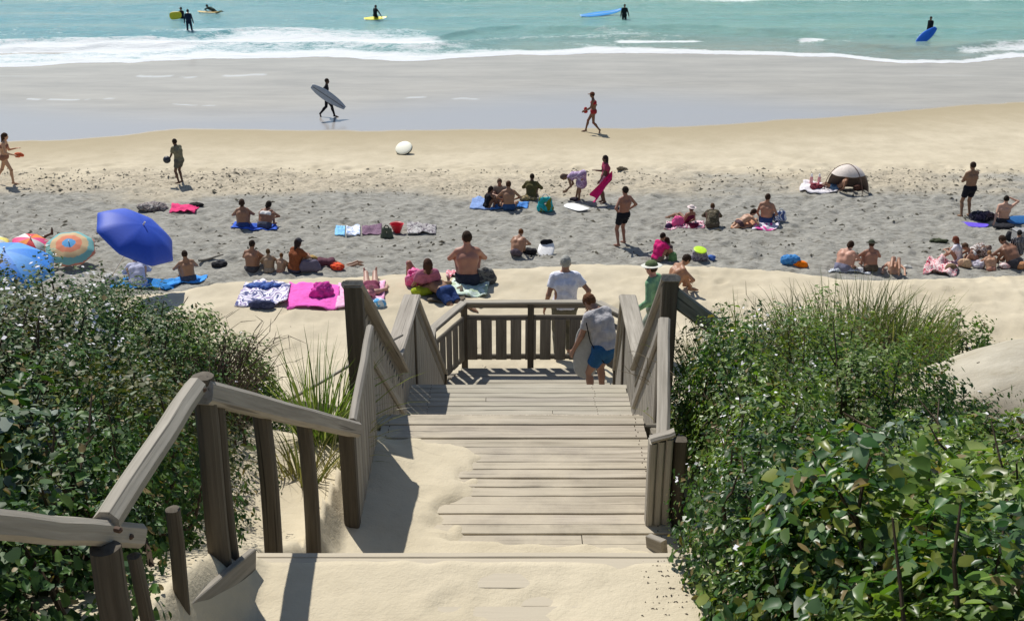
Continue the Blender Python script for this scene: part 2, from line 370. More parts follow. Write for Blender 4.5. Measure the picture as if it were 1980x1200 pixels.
def sea_attr(X, Y, Z):
    px, py = proj(X, Y, Z*0); s = Y-shoreY(X)
    sp = np.interp(px, [p[0] for p in shore_px], [p[1] for p in shore_px]); up = sp-py      # photo rows above the shore line
    edge = np.exp(-(np.clip(s, 0, 99)/(.45+1.5*fbm(X*.18, X*0+2, 93)))**2)*.85
    left = np.interp(px, [-300, 300, 650, 1050, 1300], [1, .95, .75, .25, 0.0])
    f = edge+left*.38*np.exp(-((up-28)/27)**2)+left*.16*np.exp(-((up-8)/8)**2)+.16*sst((fbm(X*.12, Y*.25, 77)-.38)/.2)
    f = f+.34*np.exp(-((up-32)/6)**2)*np.interp(px, [900, 1150, 1400, 1600], [.4, .7, .5, .2])
    f = f+.35*np.exp(-((py-2)/5)**2)*np.interp(px, [1300, 1450, 1700, 1980], [.2, 1, .8, .9])
    f = f+.5*np.exp(-((up-20)/7)**2)*np.interp(px, [1780, 1880, 2000], [0, .6, .8])+.42*np.exp(-((py-80-(px-1190)*.01)/3)**2)*np.interp(px, [1180, 1200, 1340, 1380, 1530, 1550, 1630, 1650], [0, 1, 1, 0, 0, 1, 1, 0])
    f = np.clip(f+.2, 0, 1.2)
    green = np.clip(sst((px-300)/1100)*.9+np.exp(-((py)/10)**2)*.5, 0, 1)
    shal = sst((62-up)/60)*np.interp(px, [400, 900, 1300, 1980], [.05, .35, .9, 1])
    return {'foam': f, 'green': green, 'shal': np.clip(shal, 0, 1)}
usea = np.concatenate([-np.geomspace(25, 1.03, 12), np.linspace(-1, 1, 420), np.geomspace(1.03, 25, 12)])
ts = np.concatenate([np.array([0, .06, .15, .3, .5]), np.arange(.7, 38, .28), np.geomspace(39, 5000, 40)])
TT = ts
def sea_x(U, T): return U*(66*.62)*np.where(T > 60, T/60*1.0, 1)
U_, T_ = np.meshgrid(usea, ts); Xs = sea_x(U_, T_); Ys = shoreY(Xs*np.where(T_ > 60, 60/np.maximum(T_, 60), 1))+T_
Zs = sea_z(Xs, Ys); Zs[0] -= .05
V = np.stack([Xs.ravel(), Ys.ravel(), Zs.ravel()], 1); i = np.arange(V.shape[0]).reshape(Xs.shape)
tag(meshobj('sea', V, np.stack([i[:-1,:-1], i[:-1,1:], i[1:,1:], i[1:,:-1]], -1).reshape(-1, 4), mw, None, True, sea_attr(Xs.ravel(), Ys.ravel(), Zs.ravel())), kind='structure')

# ------------------------------------------------------------------ the stairway down the dune
st = empty('beach_staircase', (0, 3.5, Z1))
tag(st, 'weathered grey timber staircase with landings and zigzag handrails running down to the beach', 'staircase')
PO = np.array(st.location)
def bld(mb, name, mat, parent=st, smooth=False):
    """mesh given in world coordinates, hung under the staircase"""
    o = mb.build(name, mat, parent, smooth); o.location = -PO if parent is st else (0,0,0); return o
st.location = (0, 0, 0); PO = np.zeros(3)
def deck(y0, y1, x0, x1, z, bw=.115, gap=.007, mat=None, joint=.14, nails=False):
    m = MB(); y = y0; ys_ = []
    while y < y1-.02:
        wd = bw*random.uniform(.85, 1.12); wd = min(wd, y1-y)
        yc = y+wd/2; xa, xb = x0(yc) if callable(x0) else x0, x1(yc) if callable(x1) else x1
        j = [random.uniform(-.025, .02) for _ in range(2)]; zz = z+random.uniform(-.006, .004)
        tn = random.uniform(.86, 1.08)
        if random.random() < joint:
            xm = random.uniform(xa+.5, xb-.5)
            m.beam((xa+j[0], yc, zz-.02), (xm-.003, yc, zz-.02+random.uniform(-.003,.003)), wd-gap, .04, (0,1,0), .004, tn, 4, .003)
            m.beam((xm+.003, yc, zz-.02), (xb+j[1], yc, zz-.02), wd-gap, .04, (0,1,0), .004, tn*random.uniform(.85, 1.1), 4, .003)
        else: m.beam((xa+j[0], yc, zz-.02), (xb+j[1], yc, zz-.02), wd-gap, .04, (0,1,0), .004, tn, 8, .003)
        ys_.append((yc, zz)); y += wd
    if nails:
        nm_ = MB()
        for (yy, zz) in ys_:
            for xx in (-.93, .93):
                for dy in (-.028, .028): q_ = np.array((xx+random.uniform(-.012, .012), yy+dy, zz)); nm_.log(q_, q_+(0,0,.003), .004, .004, 6, 1, 1, 0)
        nm_.build('nail_heads', simple('rusty_iron', (.09,.05,.03), .7), st)['kind'] = 'stuff'
    return bld(m, 'landing', mat or M_DECK)
def flight(y0, z0, y1, z1, xh, cx=0):
    n = max(2, round((z0-z1)/.17)); m = MB()
    for k in range(1, n):
        t = k/n; m.box((cx, y0+(y1-y0)*(t+.0)-.0, z0+(z1-z0)*t-.02), (xh*2-.04, abs(y1-y0)/n+.03, .04))
    bld(m, 'treads', M_DECK)
    for s in (-1, 1): m = MB(); m.beam((cx+s*(xh+.03), y0-.05, z0-.26), (cx+s*(xh+.03), y1+.05, z1-.16), .05, .24, (1,0,0)); bld(m, 'stringer', M_WY)
deck(.1, 1.15, -1.05, 1.05, 8.85)
deck(2.55, 3.96, -1.12, 1.12, Z1, mat=M_DECKSAND, joint=0)
deck(5.40, 7.47, -1.0, 1.02, Z2, nails=True)
deck(9.45, 11.34, -1.28, 1.32, Z3, mat=M_DECKCL, nails=True)
X4 = lambda s: (lambda y: s*0+(np.interp(y, [13.0, 14.46, 15.54], [-1.23, -1.23, -.80]) if s < 0 else np.interp(y, [13.0, 14.46, 15.54], [1.69, 1.69, 1.28])))
deck(13.1, 15.56, X4(-1), X4(1), Z4, mat=M_DECKCL)
flight(1.15, 8.85, 2.55, Z1, 1.05); flight(3.96, Z1-.30, 5.40, Z2, 1.0); flight(7.47, Z2, 9.45, Z3, 1.05); flight(11.34, Z3, 13.1, Z4, 1.15, .1)
# under-structure of the lower landings
for (y, z) in ((7.4, Z2), (9.6, Z3), (11.25, Z3), (13.2, Z4), (15.45, Z4)):
    m = MB(); m.beam((-1.0, y, z-.12), (1.2, y, z-.12), .05, .15, (0,1,0)); bld(m, 'joist', M_WZ)
    for x in (-.95, 1.1): m = MB(); m.beam((x, y-.1, z-1.2), (x, y-.1, z-.05), .1, .1); bld(m, 'leg', M_WZ)
def rail(a, b, wd=.10, hg=.10, mat=None, tone=None, name='handrail', ch=.015, seg=5, warp=.006):
    m = MB(); m.beam(a, b, wd, hg, None, ch, tone, seg, warp); return bld(m, name, mat or M_WY)
def post(x, y, z0, z1, r=.052, name='post', sq=False, tone=None, r2=None, lean=0, mat=None):
    m = MB()
    if sq: m.beam((x, y, z0), (x+lean, y, z1), r*2, (r2 or r)*2, (1,0,0), .01, tone, 3, .004)
    else: m.log((x, y, z0), (x+lean, y, z1), r*1.05, r*.96, tone=tone)
    return bld(m, name, mat or M_POST, smooth=False)
def planks(A, B, zb0, zb1, drop=.06, wd=.11, gap=.012, th=.025, name='plank_panel', mat=None, jit=.0):
    """vertical boards below the line A-B down to zb0..zb1"""
    A = np.array(A, float); B = np.array(B, float); L = np.linalg.norm((B-A)[:2]); n = max(1, int(L/(wd+gap))); m = MB()
    dirv = (B-A)/np.linalg.norm((B-A)[:2]); dirv[2] = 0
    for k in range(n):
        t = (k+.5)/n; p = A+(B-A)*t; zb = zb0+(zb1-zb0)*t
        m.beam((p[0], p[1], zb+random.uniform(-jit, jit)), (p[0], p[1], p[2]-drop), wd*random.uniform(.93, 1.03), th, dirv, .004, None, 2, .002)
    return bld(m, name, mat or M_PANEL)
# --- left side, upper flights: rails on round posts
hz = lambda h: CAMZ-h
A0 = at(-60, 1010, 2.55); B0 = at(258, 1036, 3.36)
rail(A0, B0, .085, .075, tone=1.2)
A1 = at(205, 1010, 3.16); B1 = at(378, 748, 3.98)
rail(A1, B1, .078, .078, ch=.025, tone=1.15)
B2 = at(388, 758, 4.0); C2 = at(684, 830, 6.5)
rail(B2, C2, .09, .09, tone=1.15)
def post_px(x, ytop, d, ybase, r, name='post', sq=False, r2=None, ext=.25):
    p = at(x, ytop, d); Y = p[1]
    # base height where the vertical through p meets row ybase
    k = (ybase-600)/F; h = Y*(SP+k*CP)/(CP-k*SP); zb = CAMZ-h
    return post(p[0], Y, zb-ext, p[2], r, name, sq, None, r2)
post_px(205, 1058, 3.12, 1330, .046); post_px(262, 1072, 3.33, 1300, .022)
post_px(330, 985, 3.65, 1195, .026); post_px(388, 728, 4.02, 1085, .043); post_px(412, 765, 4.17, 1088, .036)
post_px(505, 795, 4.85, 1062, .042); post_px(588, 812, 5.6, 1050, .040)
post_px(670, 832, 6.5, 1003, .046, sq=True)
for (px_, py_, d_) in ((250, 1035, 3.26), (228, 1022, 3.1), (392, 752, 3.96), (372, 770, 3.9), (505, 800, 4.78), (588, 818, 5.5), (664, 838, 6.4), (30, 1030, 2.75)):
    q_ = at(px_, py_, d_); m = MB(); m.log(q_-(0.008,0,0), q_+(.010,-.006,0), .009, .009, 8, 1, 1, 0); bld(m, 'bolt', simple('rusty_iron', (.09,.05,.03), .7))
# boards lying at the landing edge
m = MB(); m.beam(at(350, 1215, 3.8), at(488, 1094, 4.5), .03, .15, None, .004, .7); bld(m, 'edging_board', M_WY)
# --- landing 2, left: low rail with boards, tall corner post
C2 = at(682, 822, 6.55); D2 = at(716, 640, 7.55)
rail(C2+(0,0,.0), D2, .05, .10, M_PANEL)
planks(C2, D2, Z2-.1, Z2-.1, .03)
P0 = at(683, 545, 7.95); P0b = at(777, 716, 10.85)
post(P0[0], P0[1], Z2-1.0, P0[2]-.005, .066, sq=True, r2=.06)
rail(P0+(.0,-.05,.0), P0b, .16, .05, M_WX, name='rail_cap')
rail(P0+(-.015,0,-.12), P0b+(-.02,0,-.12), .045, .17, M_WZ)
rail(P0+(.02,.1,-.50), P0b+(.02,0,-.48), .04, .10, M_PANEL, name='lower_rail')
planks(P0+(.0,.12,-.1), P0b+(0,0,-.1), Z2-.35, Z3-.3, .1)
# --- landing 3, left
E3 = at(752, 712, 10.75); F3 = at(797, 573, 12.56)
rail(E3, F3, .20, .05, M_WY, 1.25, name='rail_cap')
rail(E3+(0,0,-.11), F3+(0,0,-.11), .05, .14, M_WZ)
planks(E3, F3, Z3-.2, Z3-.2, .12, .105, .028)
for p in (E3, F3): post(p[0]-.02, p[1], Z3-1.3, p[2]-.03, .055, sq=True)
G4 = at(858, 722, 15.1)
rail(F3+(.02,0,0), G4, .12, .05, M_WY, name='rail_cap'); rail(F3+(.02,0,-.1), G4+(0,0,-.1), .045, .14, M_WZ)
planks(F3+(.02,0,0), G4, Z3-.45, Z4-.1, .1, .12, .004)
post(G4[0], G4[1]-.02, Z4-.5, G4[2], .05, sq=True)
# --- right side
P0r = at(1296, 533, 7.95); P0rb = at(1232, 712, 10.85)
post(P0r[0], P0r[1], Z2-1.0, P0r[2]-.005, .058, sq=True, r2=.055)
rail(P0r+(0,-.05,0), P0rb, .14, .05, M_WX, name='rail_cap')
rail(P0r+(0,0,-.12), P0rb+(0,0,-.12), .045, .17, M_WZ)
rail(P0r+(-.03,.1,-.42), P0rb+(-.02,0,-.40), .04, .10, M_PANEL, name='lower_rail')
planks(P0r+(0,.12,-.1), P0rb+(0,0,-.1), Z2-.35, Z3-.3, .1)
rail(P0r+(.03,.02,-.16), P0r+(.40,.10,-.46), .06, .14, M_WX, name='brace')
E3r = at(1247, 712, 10.75); F3r = at(1213, 573, 12.56)
rail(E3r, F3r, .20, .05, M_WY, 1.25, name='rail_cap'); rail(E3r+(0,0,-.11), F3r+(0,0,-.11), .05, .14, M_WZ)
planks(E3r, F3r, Z3-.2, Z3-.2, .12, .105, .028)
for p in (E3r, F3r): post(p[0]+.02, p[1], Z3-1.3, p[2]-.03, .055, sq=True)
G4r = at(1192, 715, 15.1)
rail(F3r+(-.02,0,0), G4r, .12, .05, M_WY, name='rail_cap'); rail(F3r+(-.02,0,-.1), G4r+(0,0,-.1), .045, .14, M_WZ)
planks(F3r, G4r, Z3-.45, Z4-.1, .1, .12, .004)
post(G4r[0], G4r[1]-.02, Z4-.5, G4r[2], .05, sq=True)
# landing 2, right: boarded end post and low rail running to the tall post
Q0 = at(1272, 852, 6.75); Q1 = at(1284, 618, 7.7)
for k in range(3): post(Q0[0]-.03+.05*k, Q0[1]+.01*k, Z2-.45, Q0[2]+.01*k, .023, 'plank', sq=True, r2=.05, mat=M_PANEL)
post(Q0[0]+.15, Q0[1]+.06, Z2-.5, Q0[2]-.02, .04, sq=True)
rail(Q0+(-.05,-.02,.02), Q0+(.10,-.02,.07), .08, .035, M_WX, name='rail_cap')
R0 = at(1252, 803, 7.3); R1 = at(1304, 764, 6.7)
Qm = at(1262, 800, 7.15); planks(Q0+(.02,.05,.02), Q1, Z2-.1, Z2-.1, .02, .12, .006)
rail(Q0+(.03,0,.03), Q1, .085, .045, M_WY, 1.2, name='rail_cap')
rail(Q0+(.06,.02,-.16), Q1+(.03,0,-.3), .035, .08, M_WY, 1.05, name='lower_rail')
m = MB(); m.beam(at(1255, 1050, 6.72), at(1285, 1062, 6.62), .05, .12, None, .004); bld(m, 'footing_block', M_WX)
# --- lower deck railing
def hr(px1, y1, px2, y2, z): return on_z(px1, y1, z), on_z(px2, y2, z)
ZR = Z4+1.0
pl = [on_z(790, 668, ZR), on_z(836, 635, ZR), on_z(897, 584, ZR), on_z(1156, 584, ZR), on_z(1213, 612, ZR), on_z(1232, 640, ZR)]
pl[0] = pl[1]+(-.02, -.9, 0); pl[5] = pl[4]+(.05, -.9, 0)
for a, b_ in zip(pl[:-1], pl[1:]):
    d = (b_-a)/np.linalg.norm(b_-a)
    rail(a, b_, .13, .035, M_WX, 1.2, name='rail_cap', ch=.006)
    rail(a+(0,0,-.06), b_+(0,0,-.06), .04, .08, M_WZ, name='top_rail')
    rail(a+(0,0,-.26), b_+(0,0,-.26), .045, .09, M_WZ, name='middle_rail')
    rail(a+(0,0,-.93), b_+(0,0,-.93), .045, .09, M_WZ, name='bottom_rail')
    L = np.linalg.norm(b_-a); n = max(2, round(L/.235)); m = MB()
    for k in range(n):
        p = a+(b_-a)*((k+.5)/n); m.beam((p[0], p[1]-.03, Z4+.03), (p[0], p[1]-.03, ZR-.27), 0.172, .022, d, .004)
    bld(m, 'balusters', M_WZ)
mid = (pl[2]+pl[3])/2
for p in pl[:3]+[mid]+pl[3:]: post(p[0], p[1], Z4-.6, ZR-.02, .05, sq=True)

# ------------------------------------------------------------------ figures: smooth signed-distance bodies turned into one mesh
def v3(*a): return np.array(a, float)
class SDF:
    def __init__(s): s.p = []
    def cap(s, a, b, ra, rb, k=.03, t='torso'): s.p.append(('c', np.array(a, float), np.array(b, float), ra, rb, k, t))
    def ell(s, c, r, Rm=None, k=.02, t='torso'): s.p.append(('e', np.array(c, float), np.array(r, float), Rm, 0, k, t))
    def mesh(s, h, tags=None, infl=None, clips=(), drop=()):
        pr = [p for p in s.p if tags is None or p[6] in tags]
        infl = infl or {}
        lo = np.full(3, 1e9); hi = -lo
        for p in pr:
            i = infl.get(p[6], 0) if not isinstance(infl, (int, float)) else infl
            if p[0] == 'c':
                r = max(p[3], p[4])+i; lo = np.minimum(lo, np.minimum(p[1], p[2])-r); hi = np.maximum(hi, np.maximum(p[1], p[2])+r)
            else:
                r = max(p[2])+i; lo = np.minimum(lo, p[1]-r); hi = np.maximum(hi, p[1]+r)
        lo -= 3*h; hi += 3*h; n = np.ceil((hi-lo)/h).astype(int)+1
        G = np.full(n, 1.0, np.float32); ax = [lo[i]+h*np.arange(n[i]) for i in range(3)]
        for p in pr:
            i = infl.get(p[6], 0) if not isinstance(infl, (int, float)) else infl
            k = p[5]; m = k+2*h
            if p[0] == 'c': r = max(p[3], p[4])+i+m; l = np.minimum(p[1], p[2])-r; u = np.maximum(p[1], p[2])+r
            else: r = max(p[2])+i+m; l = p[1]-r; u = p[1]+r
            i0 = np.maximum(0, ((l-lo)/h).astype(int)); i1 = np.minimum(n, ((u-lo)/h).astype(int)+2)
            X = ax[0][i0[0]:i1[0], None, None]; Y = ax[1][None, i0[1]:i1[1], None]; Z = ax[2][None, None, i0[2]:i1[2]]
            if p[0] == 'c':
                a, b = p[1], p[2]; ba = b-a; L = max(float(ba@ba), 1e-9)
                t = np.clip(((X-a[0])*ba[0]+(Y-a[1])*ba[1]+(Z-a[2])*ba[2])/L, 0, 1)
                d = np.sqrt((X-a[0]-ba[0]*t)**2+(Y-a[1]-ba[1]*t)**2+(Z-a[2]-ba[2]*t)**2)-(p[3]+(p[4]-p[3])*t)-i
            else:
                x, y, z = X-p[1][0], Y-p[1][1], Z-p[1][2]; r = p[2]+i
                if p[3] is not None:
                    M = p[3]; x, y, z = (M[0,0]*x+M[0,1]*y+M[0,2]*z, M[1,0]*x+M[1,1]*y+M[1,2]*z, M[2,0]*x+M[2,1]*y+M[2,2]*z)
                d = (np.sqrt((x/r[0])**2+(y/r[1])**2+(z/r[2])**2)-1)*min(r)
            g = G[i0[0]:i1[0], i0[1]:i1[1], i0[2]:i1[2]]
            hh = np.clip(.5+.5*(g-d)/k, 0, 1)
            g[...] = np.minimum(d*hh+g*(1-hh)-k*hh*(1-hh), np.minimum(g, d)+0*g)
        if clips:
            X = ax[0][:, None, None]; Y = ax[1][None, :, None]; Z = ax[2][None, None, :]
            for (c, nn, *rest) in clips:          # keep the side where (p-c).n < 0
                dd = (X-c[0])*nn[0]+(Y-c[1])*nn[1]+(Z-c[2])*nn[2]
                if rest:                           # only near a point
                    q, rad = rest; far = np.sqrt((X-q[0])**2+(Y-q[1])**2+(Z-q[2])**2)-rad
                    dd = np.minimum(dd, -far)
                G = np.maximum(G, dd)
        return snet(G, lo, h)
def snet(G, lo, h):
    S = G < 0; n = np.array(G.shape)-1
    cr = {}; 
    acc = np.zeros((*n, 3), np.float32); cnt = np.zeros(n, np.float32)
    offs = [(i, j, k) for i in (0,1) for j in (0,1) for k in (0,1)]
    sl_ = lambda o: tuple(slice(o[a], o[a]+n[a]) for a in range(3))
    for a in range(3):
        for o in offs:
            if o[a]: continue
            o2 = tuple(o[q]+(q == a) for q in range(3)); fa, fb = G[sl_(o)], G[sl_(o2)]
            m = S[sl_(o)] != S[sl_(o2)]; t = np.where(m, fa/np.where(m, fa-fb, 1), 0)
            for q in range(3): acc[..., q] += np.where(m, o[q]+(t if q == a else 0), 0)
            cnt += m
    act = cnt > 0; idx = -np.ones(n, int); idx[act] = np.arange(act.sum())
    ijk = np.stack(np.nonzero(act), 1); V = lo+h*(ijk+acc[act]/cnt[act][:, None])
    Fs = []
    for a in range(3):
        b, c = (a+1) % 3, (a+2) % 3
        s0 = [slice(1, -1)]*3; s0[a] = slice(0, n[a]); s1 = list(s0); s1[a] = slice(1, n[a]+1)
        A_, B_ = S[tuple(s0)], S[tuple(s1)]; e = np.stack(np.nonzero(A_ != B_), 1)
        if len(e) == 0: continue
        flip = A_[tuple(e.T)]
        p = e.copy(); p[:, b] += 1; p[:, c] += 1
        def g(db, dc): q = p.copy(); q[:, b] -= db; q[:, c] -= dc; return idx[tuple(q.T)]
        Q = np.stack([g(1,1), g(0,1), g(0,0), g(1,0)], 1); Q[~flip] = Q[~flip][:, ::-1]; Fs.append(Q)
    Q = np.concatenate(Fs); Q = Q[(Q >= 0).all(1)]
    return V, Q
def nrm(v): v = np.array(v, float); l = np.linalg.norm(v); return v/l if l > 1e-9 else v
def ik(a, c, l1, l2, pole):
    a = np.array(a, float); c = np.array(c, float); d = c-a; L = np.linalg.norm(d); 
    if L > (l1+l2)*.995: c = a+d/L*(l1+l2)*.995; d = c-a; L = np.linalg.norm(d)
    u = d/L; x = (l1*l1-l2*l2+L*L)/(2*L); y = math.sqrt(max(l1*l1-x*x, 0)); p = np.array(pole, float); p = p-u*(p@u); p = nrm(p)
    return a+u*x+p*y, c
POSES = {
 'stand': dict(P=(0,0,.93), L=dict(hand=(-.30,.02,.82), ank=(-.10,0,.07)), R=dict(hand=(.30,.02,.82), ank=(.10,.03,.07))),
 'walk': dict(P=(0,0,.91), lean=4, L=dict(hand=(-.27,.22,.90), ank=(-.09,-.34,.13)), R=dict(hand=(.27,-.20,.88), ank=(.09,.30,.08))),
 'run': dict(P=(0,0,.92), lean=10, L=dict(hand=(-.16,.36,1.16), ank=(-.09,-.42,.34)), R=dict(hand=(.22,.16,1.05), ank=(.09,.20,.08))),
 'hips': dict(P=(0,0,.93), lean=-5, L=dict(hand=(-.19,.02,1.0), elb=(-1,-.5,0), ank=(-.16,-.02,.07)), R=dict(hand=(.19,.02,1.0), elb=(1,-.5,0), ank=(.16,.10,.07))),
 'folded': dict(P=(0,0,.93), lean=2, L=dict(hand=(.04,.20,1.14), elb=(-1,-.1,-.6), ank=(-.15,0,.07)), R=dict(hand=(-.04,.22,1.17), elb=(1,-.1,-.6), ank=(.15,.04,.07))),
 'sitknee': dict(P=(0,0,.10), lean=16, L=dict(hand=(-.10,.42,.36), elb=(-1,-.2,-.4), ank=(-.12,.50,.06), knee=(-.2,0,1)), R=dict(hand=(.10,.42,.36), elb=(1,-.2,-.4), ank=(.12,.50,.06), knee=(.2,0,1))),
 'sitback': dict(P=(0,0,.10), lean=-24, nod=14, L=dict(hand=(-.27,-.36,.03), elb=(-.5,-1,0), ank=(-.12,.80,.06), knee=(0,0,1)), R=dict(hand=(.27,-.36,.03), elb=(.5,-1,0), ank=(.12,.55,.06), knee=(0,0,1))),
 'cross': dict(P=(0,0,.10), lean=12, L=dict(hand=(-.18,.30,.22), elb=(-1,-.3,0), ank=(.12,.26,.06), knee=(-1,.3,.15)), R=dict(hand=(.18,.30,.22), elb=(1,-.3,0), ank=(-.12,.34,.06), knee=(1,.3,.15))),
 'huddle': dict(P=(0,0,.10), lean=34, nod=18, L=dict(hand=(-.08,.46,.20), elb=(-1,0,0), ank=(-.12,.42,.06), knee=(-.3,0,1)), R=dict(hand=(.08,.46,.20), elb=(1,0,0), ank=(.12,.42,.06), knee=(.3,0,1))),
 'supine': dict(P=(0,0,.10), lean=-86, nod=4, L=dict(hand=(-.34,.05,.04), elb=(-1,0,0), ank=(-.11,.82,.06), knee=(0,0,1)), R=dict(hand=(.34,.05,.04), elb=(1,0,0), ank=(.11,.82,.06), knee=(0,0,1))),
 'supknee': dict(P=(0,0,.10), lean=-80, nod=10, L=dict(hand=(-.34,.05,.04), elb=(-1,0,0), ank=(-.10,.38,.06), knee=(0,0,1)), R=dict(hand=(.34,.05,.04), elb=(1,0,0), ank=(.12,.75,.06), knee=(0,0,1))),
 'prone': dict(P=(0,0,.11), lean=88, nod=-35, L=dict(hand=(-.20,.62,.03), elb=(-1,0,0), ank=(-.10,-.82,.07), knee=(0,0,-1)), R=dict(hand=(.20,.62,.03), elb=(1,0,0), ank=(.10,-.82,.07), knee=(0,0,-1))),
 'elbows': dict(P=(0,0,.11), lean=-42, nod=20, L=dict(hand=(-.26,.0,.04), elb=(-.2,-1,0), ank=(-.11,.80,.06), knee=(0,0,1)), R=dict(hand=(.26,.0,.04), elb=(.2,-1,0), ank=(.11,.80,.06), knee=(0,0,1))),
 'bend': dict(P=(0,-.12,.90), lean=104, nod=-20, L=dict(hand=(-.13,.42,.34), ank=(-.12,-.05,.07)), R=dict(hand=(.15,.40,.32), ank=(.12,.10,.07))),
 'kneel': dict(P=(0,0,.36), lean=8, L=dict(hand=(-.30,.22,.20), elb=(-1,-.5,0), ank=(-.10,-.10,.07), knee=(0,1,0)), R=dict(hand=(.30,.22,.20), elb=(1,-.5,0), ank=(.10,-.10,.07), knee=(0,1,0))),
}
def person(label, loc, head_deg, H, pose, outfit=(), skc=(.30,.17,.11), hair=(.03,.02,.015), hairlen=0, cell=.019, over=None, group=None, yaw=0, fem=False, heavy=1.0):
    ps = {k: (dict(v) if isinstance(v, dict) else v) for k, v in POSES[pose].items()}
    if over:
        for k, v in over.items():
            if isinstance(v, dict): ps[k].update(v)
            else: ps[k] = v
    q_ = random.uniform(.82, 1.28); skc = tuple(min(.8, c*q_*random.uniform(.96, 1.04)) for c in skc)
    s = SDF(); P = v3(*ps['P']); ln = R(ps.get('lean', 0)); tl = R(ps.get('tilt', 0))
    up = nrm((math.sin(tl), math.sin(ln)*math.cos(tl), math.cos(ln)*math.cos(tl))); fw = v3(0, math.cos(ln), -math.sin(ln)); rt = nrm(np.cross(fw, up)); fw = np.cross(up, rt)
    # slightly curved spine
    cur = ps.get('curve', .03); wv = heavy
    Wa = P+up*.17-fw*cur; C = P+up*.33-fw*cur*1.2; Nk = P+up*.50-fw*cur*.3
    sh = .155 if fem else .178
    s.cap(P-rt*.075, P+rt*.075, .105*wv, .105*wv, .05)
    s.cap(P-rt*.06, Wa-rt*.05, .10*wv, (.085 if fem else .097)*wv, .05); s.cap(P+rt*.06, Wa+rt*.05, .10*wv, (.085 if fem else .097)*wv, .05)
    s.cap(Wa-rt*.05, C-rt*.075, (.085 if fem else .097)*wv, .105, .05); s.cap(Wa+rt*.05, C+rt*.075, (.085 if fem else .097)*wv, .105, .05)
    s.cap(C-rt*.085, Nk-rt*(sh-.07)-up*.07, .100, .062, .05); s.cap(C+rt*.085, Nk+rt*(sh-.07)-up*.07, .100, .062, .05)
    s.cap(Nk-rt*(sh-.03)-up*.045, Nk+rt*(sh-.03)-up*.045, .052, .052, .05)
    for q in (-1, 1): s.ell(P-fw*.055+rt*q*.07-up*.04, (.088*wv, .088, .09), k=.04)
    if fem:
        for q in (-1, 1): s.ell(C+fw*.075+rt*q*.075+up*.03, (.058, .058, .058), k=.03)
    else: s.ell(C+fw*.05+up*.02, (.12, .07, .10), k=.04)
    # head
    nod = R(ps.get('nod', 0)); hd = nrm(up*.75+v3(0, 0, .45 if abs(ps.get('lean', 0)) < 60 else 0)); hf = nrm(fw-hd*(fw@hd)) if abs(fw@hd) < .98 else fw
    yw = R(yaw); hr_ = np.cross(hf, hd); hf, hr_ = hf*math.cos(yw)+hr_*math.sin(yw), hr_*math.cos(yw)-hf*math.sin(yw)
    hd, hf = hd*math.cos(nod)+hf*math.sin(nod), hf*math.cos(nod)-hd*math.sin(nod)
    neck = Nk+hd*.07+hf*.01; Hc = neck+hd*.10+hf*.015
    s.cap(Nk-up*.03, neck+hd*.03, .058, .052, .03)
    for q in (-1, 1): s.cap(Nk+rt*q*.03+up*.02, Nk+rt*q*.12-up*.035, .04, .045, .04)
    M = np.stack([hr_, hf, hd])
    s.ell(Hc+hd*.015, (.076, .095, .100), M, .02, 'head'); s.ell(Hc+hf*.025-hd*.06, (.055, .062, .062), M, .03, 'head')
    s.cap(Hc+hf*.088+hd*.005, Hc+hf*.106-hd*.025, .011, .015, .015, 'head')
    for q in (-1, 1): s.ell(Hc+hr_*q*.078-hd*.01, (.010, .020, .031), M, .008, 'head')
    for q in (-1, 1): s.ell(Hc+hr_*q*.032+hf*.083+hd*.006, (.012, .009, .008), M, .006, 'head')
    s.ell(Hc+hf*.080-hd*.062, (.024, .012, .009), M, .008, 'head')
    fr = max(.0088, cell*.60)
    for q, nm in ((-1, 'L'), (1, 'R')):
        e = ps[nm]; S_ = Nk+rt*q*sh-up*.055
        el, wr = ik(S_, e['hand'], .29, .265, e.get('elb', (q*.25, -1, -.1)))
        s.cap(S_, el, .050, .038, .04, 'arm'); s.cap(el, wr, .040, .026, .02, 'fore')
        dr = nrm(wr-el) if 'hdir' not in e else nrm(e['hdir']); pl_ = nrm(np.cross(dr, (0, 1, 0)) if abs(dr[1]) < .9 else np.cross(dr, (1, 0, 0)))
        sd_ = np.cross(dr, pl_)
        if abs(wr[2]) < .15 and abs(dr[2]) < .98: sd_ = nrm(np.cross((0,0,1), dr)); pl_ = np.cross(dr, sd_)
        for o_ in (-.022, 0, .022): s.cap(wr+dr*.01+sd_*o_*.5, wr+dr*.085+sd_*o_, .018, .016, .012, 'hand')
        inn = pl_ if (wr+pl_-P)@(wr+pl_-P) < (wr-pl_-P)@(wr-pl_-P) else -pl_
        if fr < .013:
            for o_, l_ in ((-.030, .062), (-.010, .076), (.011, .070), (.031, .052)):
                a_ = wr+dr*.09+sd_*o_; b_ = a_+dr*l_*.55+inn*.008; c_ = b_+dr*l_*.38+inn*.026
                s.cap(a_, b_, fr, fr*.95, .004, 'hand'); s.cap(b_, c_, fr*.95, fr*.85, .004, 'hand')
            a_ = wr+dr*.035-sd_*.030; s.cap(a_, a_+dr*.038-sd_*.024+inn*.01, fr*1.25, fr*1.1, .008, 'hand'); b_ = a_+dr*.038-sd_*.024+inn*.01; s.cap(b_, b_+dr*.030-sd_*.004+inn*.012, fr*1.05, fr*.9, .004, 'hand')
        else:
            for o_, l_ in ((-.030, .055), (-.010, .068), (.012, .062), (.032, .045)): s.cap(wr+dr*.08+sd_*o_, wr+dr*(.09+l_)+sd_*o_*1.15+inn*.02, fr, fr*.85, .006, 'hand')
